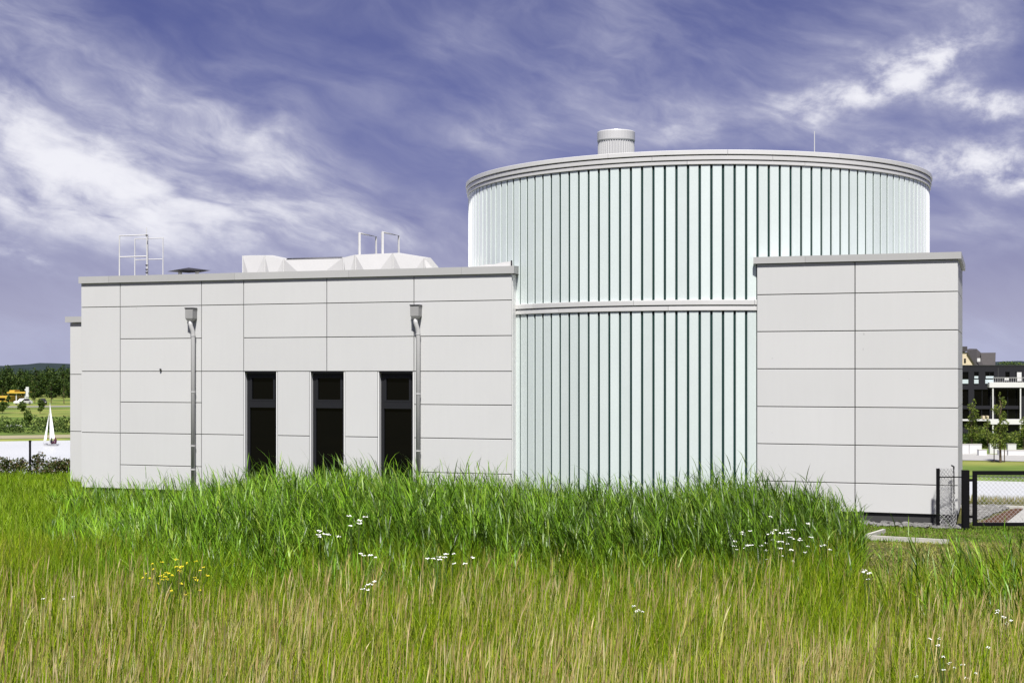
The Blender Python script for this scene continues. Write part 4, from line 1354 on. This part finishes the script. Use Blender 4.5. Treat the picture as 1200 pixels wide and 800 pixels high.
for i, (x0, x1) in enumerate(op1):
    w = house_window(x0, 435.5, x1, 449.5)
    if i < 3:
        pb(MB(), HD - 0.12, x0 + 0.3, 444.5, x1 - 0.3, 449.3, 0.03).build('balustrade_glass', M['pale_glass'], w)
    if i in (1, 2):
        pb(MB(), HD + 0.05, x0 + (0.6 if i == 1 else 1), 440.5, x1 - 0.6, 443.2, 0.04).build('blind', M['pale_glass'], w)
    if i == 4:
        pb(MB(), HD - 0.1, x0 + 1.8, 436, x1 - 0.4, 446.5, 0.06).build('white_door', M['white_wall'], w)
for x0, x1 in op2: house_window(x0, 456, x1, 475.5)
for x0, x1 in op3: house_window(x0, 479, x1, 498)
# balconies projecting in front
BD = 199.2
for (x0, x1, y0, y1) in ((1159.5, 1262, 447.8, 453.8), (1159.5, 1262, 491, 497)):
    bo = MB(); a_ = at(x0, y1, BD); c_ = at(x1, y0, BD)
    bo.box((a_.x, BD, a_.z), (c_.x, HD - 0.02, c_.z)); bal = bo.build('balcony', M['white_wall'], hs)
bo = MB(); a_ = at(1112, 493, BD + 0.2); c_ = at(1159.3, 491, BD + 0.2)
bo.box((a_.x, BD + 0.2, a_.z), (c_.x, HD - 0.02, c_.z)); bo.build('balcony', M['white_wall'], hs)
for px in (1163.7, 1196, 1228):
    for (ya, yb) in ((453.9, 490.9), (497.1, 522)):
        pb(MB(), BD + 0.1, px - 0.7, ya, px + 0.7, yb, 0.17).build('column', M['white_wall'], hs)
rl = MB()
for px in np.arange(1164, 1262, 2.6): pb(rl, BD + 0.1, px, 442.3, px + 0.35, 447.7, 0.04)
pb(rl, BD + 0.1, 1164, 442.0, 1262, 442.7, 0.06)
rl.build('balcony_railing', M['wire'], hs)
pb(MB(), BD + 0.4, 1177.5, 442.8, 1182.5, 446.5, 0.5).build('balcony_box', M['white_wall'], hs)
for px in (1153, 1157.5):
    pb(MB(), BD + 0.1, px - 1.3, 487.0, px + 1.3, 490.8, 0.7).build('garden_chair', M['cream'], hs)
pb(MB(), HD - 0.06, 1112, 427.6, 1262, 428.6, 9.2).build('roof_edge', M['dark_steel'], hs)
pb(MB(), HD - 0.05, 1169.2, 431, 1170.6, 447, 0.04).build('downpipe', M['dark_steel'], hs)
lob = [((at(px, 0, HD + 1.5).x, HD + 1.5, at(0, 427.0, HD + 1.5).z), (0.9, 0.6, 0.35 + 0.2 * (i % 2))) for i, px in enumerate(range(1174, 1197, 5))]
crown_mesh('roof_planting', lob, 500, 0.13, MID, hs)['kind'] = 'stuff'

h2 = thing('pitched_roof_house', 'cream gabled house with dark pitched roof rising behind the black house', 'building', (0, 0, 0))
D2 = 232.0
def P2(px, py, d=D2):
    q = at(px, py, d); return (q.x, q.z)
MB().prism_y([P2(1112, 470), P2(1143.5, 470), P2(1143.5, 427.5), P2(1133.5, 412.5), P2(1126, 412.5), P2(1112, 427.5)], D2, D2 + 9).build('wall', M['cream'], h2)
rf = MB()
def V2(px, py, d): return at(px, py, d)
rf.add([V2(1144.6, 428.5, D2 - 0.3), V2(1133.8, 411.2, D2 - 0.3), V2(1144.5, 408.6, D2 + 9), V2(1166, 427.8, D2 + 9),
        V2(1144.0, 430.0, D2 - 0.3), V2(1133.0, 413.0, D2 - 0.3), V2(1144.0, 410.0, D2 + 9), V2(1165, 429.5, D2 + 9)],
       [(0, 3, 2, 1), (4, 5, 6, 7), (0, 1, 5, 4), (1, 2, 6, 5), (2, 3, 7, 6), (3, 0, 4, 7)])
roof_o = rf.build('roof', M['slate'], h2)
rf = MB(); rf.add([V2(1149.5, 413.2, D2 + 6), V2(1166.8, 413.0, D2 + 6), V2(1166.3, 427.5, D2 + 3), V2(1150, 430, D2 + 3), V2(1149.5, 414, D2 + 9), V2(1166.8, 413.8, D2 + 9), V2(1166.3, 430, D2 + 9), V2(1150, 432, D2 + 9)],
                  [(0, 1, 2, 3), (7, 6, 5, 4), (1, 0, 4, 5), (2, 1, 5, 6), (3, 2, 6, 7), (0, 3, 7, 4)])
rf.build('side_roof', M['slate'], h2)
rf = MB(); rf.add([V2(1110, 428, D2 - 0.3), V2(1125.8, 411.4, D2 - 0.3), V2(1134, 411.2, D2 - 0.3), V2(1144.5, 408.4, D2 + 9), V2(1136, 408.4, D2 + 9), V2(1110, 428, D2 + 9)],
                  [(1, 2, 3, 4), (0, 1, 4, 5)])
rf.build('roof_ridge', M['slate'], h2)
pb(MB(), D2 + 2, 1127.8, 405.8, 1133.6, 411.6, 1.6).build('chimney', M['slate'], roof_o)
pb(MB(), D2 + 0.6, 1145.2, 419.6, 1148.8, 423.6, 0.6).build('skylight', M['white_wall'], roof_o)
for py in (420, 422.8):
    pb(MB(), D2 - 0.1, 1129.8, py, 1132, py + 1.8, 0.08).build('window', M['pane'], h2)

WG = 'white garden walls on the far promenade'
for i, (x0, y0, x1, y1, d, lab) in enumerate([
        (1122, 520, 1135.5, 534.5, 158, 'white garden wall block standing closest to the panelled building'),
        (1136, 520, 1150.5, 534.5, 158, 'wide white garden wall block, second from the panelled building'),
        (1147, 526.5, 1156.5, 536, 155, 'low white garden wall block in front of the wide one'),
        (1160, 519.8, 1170, 532.5, 159, 'upright white garden wall block left of the staked tree'),
        (1170.5, 527, 1180, 536, 155.5, 'low white garden wall block behind the staked tree'),
        (1181, 519.8, 1191, 528, 161, 'small white garden wall block right of the staked tree'),
        (1181.5, 527, 1230, 537, 155.2, 'long low white garden wall at the right picture edge')]):
    mb = MB(); a_ = at(x0, y1, d); c_ = at(x1, y0, d)
    mb.box((0, 0, min(a_.z, -6.4)), (c_.x - a_.x, 0.5, c_.z - 0.06))
    o = thing('garden_wall', lab, 'wall', (a_.x, d, 0), 0)
    mb.build('wall_body', M['white_wall'], o)
    MB().box((-0.03, -0.03, c_.z - 0.058), (c_.x - a_.x + 0.03, 0.53, c_.z)).build('cap', M['concrete'], o)

# ------------------------------------------------------------------ sailing boat with two sailors
BDp = 191.5
s_ = BDp / F
boat = thing('sailing_boat', 'small white sailing dinghy with two raised sails on the lake', 'boat', ((58.5 - 600) * s_, BDp, WATER_Z))
def bx(px): return (px - 58.5) * s_
def bz(py): return CAM_H - (py - 435) * s_ - WATER_Z
hull = MB()
st_ = [(bx(50.8), 0.02, 0.34), (bx(53.5), 0.38, 0.30), (bx(58), 0.62, 0.26), (bx(63), 0.66, 0.26), (bx(67.5), 0.52, 0.30)]
prof = []
for xx, hw, zt in st_:
    prof.append([(xx, -hw, zt), (xx, -hw * 0.75, 0.02), (xx, 0, -0.12), (xx, hw * 0.75, 0.02), (xx, hw, zt), (xx, hw * 0.6, zt - 0.06), (xx, -hw * 0.6, zt - 0.06)])
vv_ = [p for r_ in prof for p in r_]; ff = []
for i in range(len(prof) - 1):
    for j in range(7):
        ff.append((i * 7 + j, i * 7 + (j + 1) % 7, (i + 1) * 7 + (j + 1) % 7, (i + 1) * 7 + j))
ff.append(tuple(range(6, -1, -1))); ff.append(tuple(28 + j for j in range(7)))
hull.add(vv_, ff); hull.build('hull', M['hull'], boat)
mx_ = bx(58.2)
MB().tube([(mx_, 0, 0.1), (mx_ + 0.04, 0, bz(472))], [0.04, 0.025], 6).build('mast', M['fascia'], boat)
MB().tube([(mx_, 0, bz(515.2)), (bx(65.4), -0.35, bz(514.8))], 0.025, 6).build('boom', M['fascia'], boat)
def sail(name, pts, belly):
    a_, b_, c_ = [Vector(p) for p in pts]        # head, tack, clew
    mb = MB(); n_ = 8
    for side in (0, 0.012):
        g = []
        for i in range(n_ + 1):
            f = i / n_
            l, r_ = a_.lerp(b_, f), a_.lerp(c_, f)
            row = []
            for j in range(5):
                q = l.lerp(r_, j / 4)
                q = q + Vector((0, -belly * math.sin(math.pi * j / 4) * math.sin(math.pi * min(f + 0.15, 1)) + side, 0))
                row.append(q)
            g.append(row)
        vs2 = [q for row in g for q in row]
        fs2 = [(i * 5 + j, i * 5 + j + 1, (i + 1) * 5 + j + 1, (i + 1) * 5 + j) for i in range(n_) for j in range(4)]
        mb.add(vs2, fs2 if side == 0 else [f[::-1] for f in fs2])
    return mb.build(name, M['sail'], boat, True)
sail('mainsail', [(mx_ + 0.07, 0, bz(473.5)), (mx_ + 0.05, 0, bz(514.2)), (bx(65.2), -0.35, bz(513.6))], 0.25)
sail('jib', [(mx_ - 0.05, 0, bz(484)), (bx(51.2), -0.02, bz(516.2)), (mx_ - 0.38, -0.2, bz(515.2))], 0.15)
MB().tube([(bx(51.0), 0, 0.34), (mx_, 0, bz(478))], 0.008, 4).build('forestay', M['wire'], boat)

def sailor(x, y, z, m, label, face):
    """seated, leaning figure grown from a joint skeleton"""
    V_ = {'pelvis': (0, 0, 0.10, 0.15), 'waist': (0.02, 0, 0.28, 0.135), 'chest': (0.05, 0, 0.50, 0.165), 'neck': (0.08, 0, 0.66, 0.06), 'head': (0.10, 0, 0.80, 0.105), 'crown': (0.10, 0, 0.88, 0.08),
          'shl': (0.05, 0.19, 0.57, 0.07), 'ell': (0.20, 0.26, 0.36, 0.05), 'hal': (0.40, 0.20, 0.34, 0.035),
          'shr': (0.05, -0.19, 0.57, 0.07), 'elr': (0.20, -0.26, 0.36, 0.05), 'har': (0.40, -0.18, 0.38, 0.035),
          'hil': (0.08, 0.11, 0.10, 0.10), 'knl': (0.46, 0.14, 0.24, 0.075), 'anl': (0.52, 0.14, -0.12, 0.05), 'tol': (0.66, 0.14, -0.15, 0.04),
          'hir': (0.08, -0.11, 0.10, 0.10), 'knr': (0.46, -0.14, 0.24, 0.075), 'anr': (0.52, -0.14, -0.12, 0.05), 'tor': (0.66, -0.14, -0.15, 0.04)}
    E = [('pelvis', 'waist'), ('waist', 'chest'), ('chest', 'neck'), ('neck', 'head'), ('head', 'crown'), ('chest', 'shl'), ('shl', 'ell'), ('ell', 'hal'), ('chest', 'shr'), ('shr', 'elr'), ('elr', 'har'),
         ('pelvis', 'hil'), ('hil', 'knl'), ('knl', 'anl'), ('anl', 'tol'), ('pelvis', 'hir'), ('hir', 'knr'), ('knr', 'anr'), ('anr', 'tor')]
    names = list(V_)
    me = bpy.data.meshes.new('person')
    me.from_pydata([V_[k_][:3] for k_ in names], [(names.index(a_), names.index(b_)) for a_, b_ in E], [])
    o = link('person', me, None, (x, y, z), face)
    sk = o.modifiers.new('skin', 'SKIN')
    for k_, sv_ in zip(names, me.skin_vertices[0].data):
        r_ = V_[k_][3]; sv_.radius = (r_, r_)
    me.skin_vertices[0].data[0].use_root = True
    o.modifiers.new('sub', 'SUBSURF').levels = 1
    o.modifiers['sub'].render_levels = 1
    me.materials.append(m)
    return tag(o, label, 'person')
bl = boat.location
sailor(bl.x + bx(60.3), BDp - 0.25, WATER_Z + 0.22, M['cloth_dark'], 'person in dark clothes sitting under the sail in the dinghy', 0.2)
sailor(bl.x + bx(66.6), BDp - 0.42, WATER_Z + 0.28, M['cloth_red'], 'person in maroon jacket sitting at the stern of the dinghy', math.pi - 0.3)

# ------------------------------------------------------------------ far shore on the left
FD = 372.0
st = thing('filling_station', 'small yellow filling station with flat canopy across the lake', 'building', (0, 0, 0))
zg = -5.02
def fb(name, x0, y0, x1, y1, d, dd, m, parent=st):
    return pb(MB(), d, x0, y0, x1, y1, dd).build(name, m, parent)
fb('wall', -6, 463.8, 20.5, 472.2, FD, 5, M['yellow'])
fb('canopy', 8, 459.2, 29.5, 460.8, FD - 2, 6, M['yellow'])
fb('canopy_roof', 11, 457.0, 17, 459.1, FD - 1, 4, M['yellow'])
for px in (9.5, 19, 29.5): fb('column', px - 0.5, 460.9, px + 0.5, 471.3, FD - 1.6, 0.3, M['white_wall'])
fb('window', -3, 466, 6, 469, FD - 0.04, 0.03, M['pane'])
sg = thing('sign_pylon', 'tall white sign pylon beside the filling station', 'sign', (0, 0, 0))
fb('panel', 30.2, 453.2, 33.6, 465, FD - 6, 0.5, M['white_wall'], sg)
fb('panel', 29, 455.5, 30.1, 457.5, FD - 6, 0.4, M['white_wall'], sg)
fb('leg', 31, 465.1, 31.7, 472.5, FD - 5.9, 0.2, M['white_steel'], sg); fb('leg', 32.3, 465.1, 33, 472.5, FD - 5.9, 0.2, M['white_steel'], sg)
wpn = thing('banner_panel', 'long low white panel on the green far bank left of the boat', 'panel', (0, 0, 0))
fb('panel', 8, 497.6, 25.5, 501.6, 229, 0.2, M['white_wall'], wpn)
for px in (9.5, 24): fb('leg', px - 0.3, 501.7, px + 0.3, 506.5, 229.02, 0.1, M['dark_steel'], wpn)

def car(px, d, rz, paint, label):
    p = at(px, 0, d)
    z0 = float(terrain_z(np.array(p.x), np.array(d))) + 0.045
    c = thing('car', label, 'car', (p.x, d, z0), rz)
    side = [(-2.1, 0.30), (2.1, 0.30), (2.15, 0.62), (1.95, 0.82), (1.05, 0.92), (-1.75, 0.95), (-2.1, 0.85), (-2.15, 0.55)]
    MB().prism_y(side, -0.85, 0.85).build('body', paint, c)
    top = [(1.0, 0.921), (0.35, 1.42), (-1.15, 1.45), (-1.7, 0.951)]
    MB().prism_y(top, -0.72, 0.72).build('cabin', paint, c)
    for s2 in (-1, 1):
        MB().prism_y([(0.82, 0.97), (0.33, 1.36), (-1.1, 1.38), (-1.5, 0.98)], s2 * 0.735 - 0.01, s2 * 0.735 + 0.01).build('side_window', M['pane'], c)
        for wx in (-1.3, 1.3):
            w = MB().lathe([(0.05, -0.1), (0.31, -0.1), (0.33, -0.05), (0.33, 0.05), (0.31, 0.1), (0.05, 0.1)], (0, 0), 14).build('wheel', M['rubber'], c)
            w.rotation_euler = (R(90), 0, 0); w.location = (wx, s2 * 0.80, 0.33)
            MB().lathe([(0.01, -0.105), (0.19, -0.105), (0.19, 0.105), (0.01, 0.105)], (0, 0), 12).build('rim', M['wire'], w)
    MB().box((2.09, -0.65, 0.58), (2.17, -0.35, 0.70)).build('headlight', M['white_steel'], c)
    MB().box((2.09, 0.35, 0.58), (2.17, 0.65, 0.70)).build('headlight', M['white_steel'], c)
car(27, 341, R(240), M['car_white'], 'white car on the far road below the filling station')
car(49.5, 341, R(-65), M['car_black'], 'dark car on the far road behind the sail top')
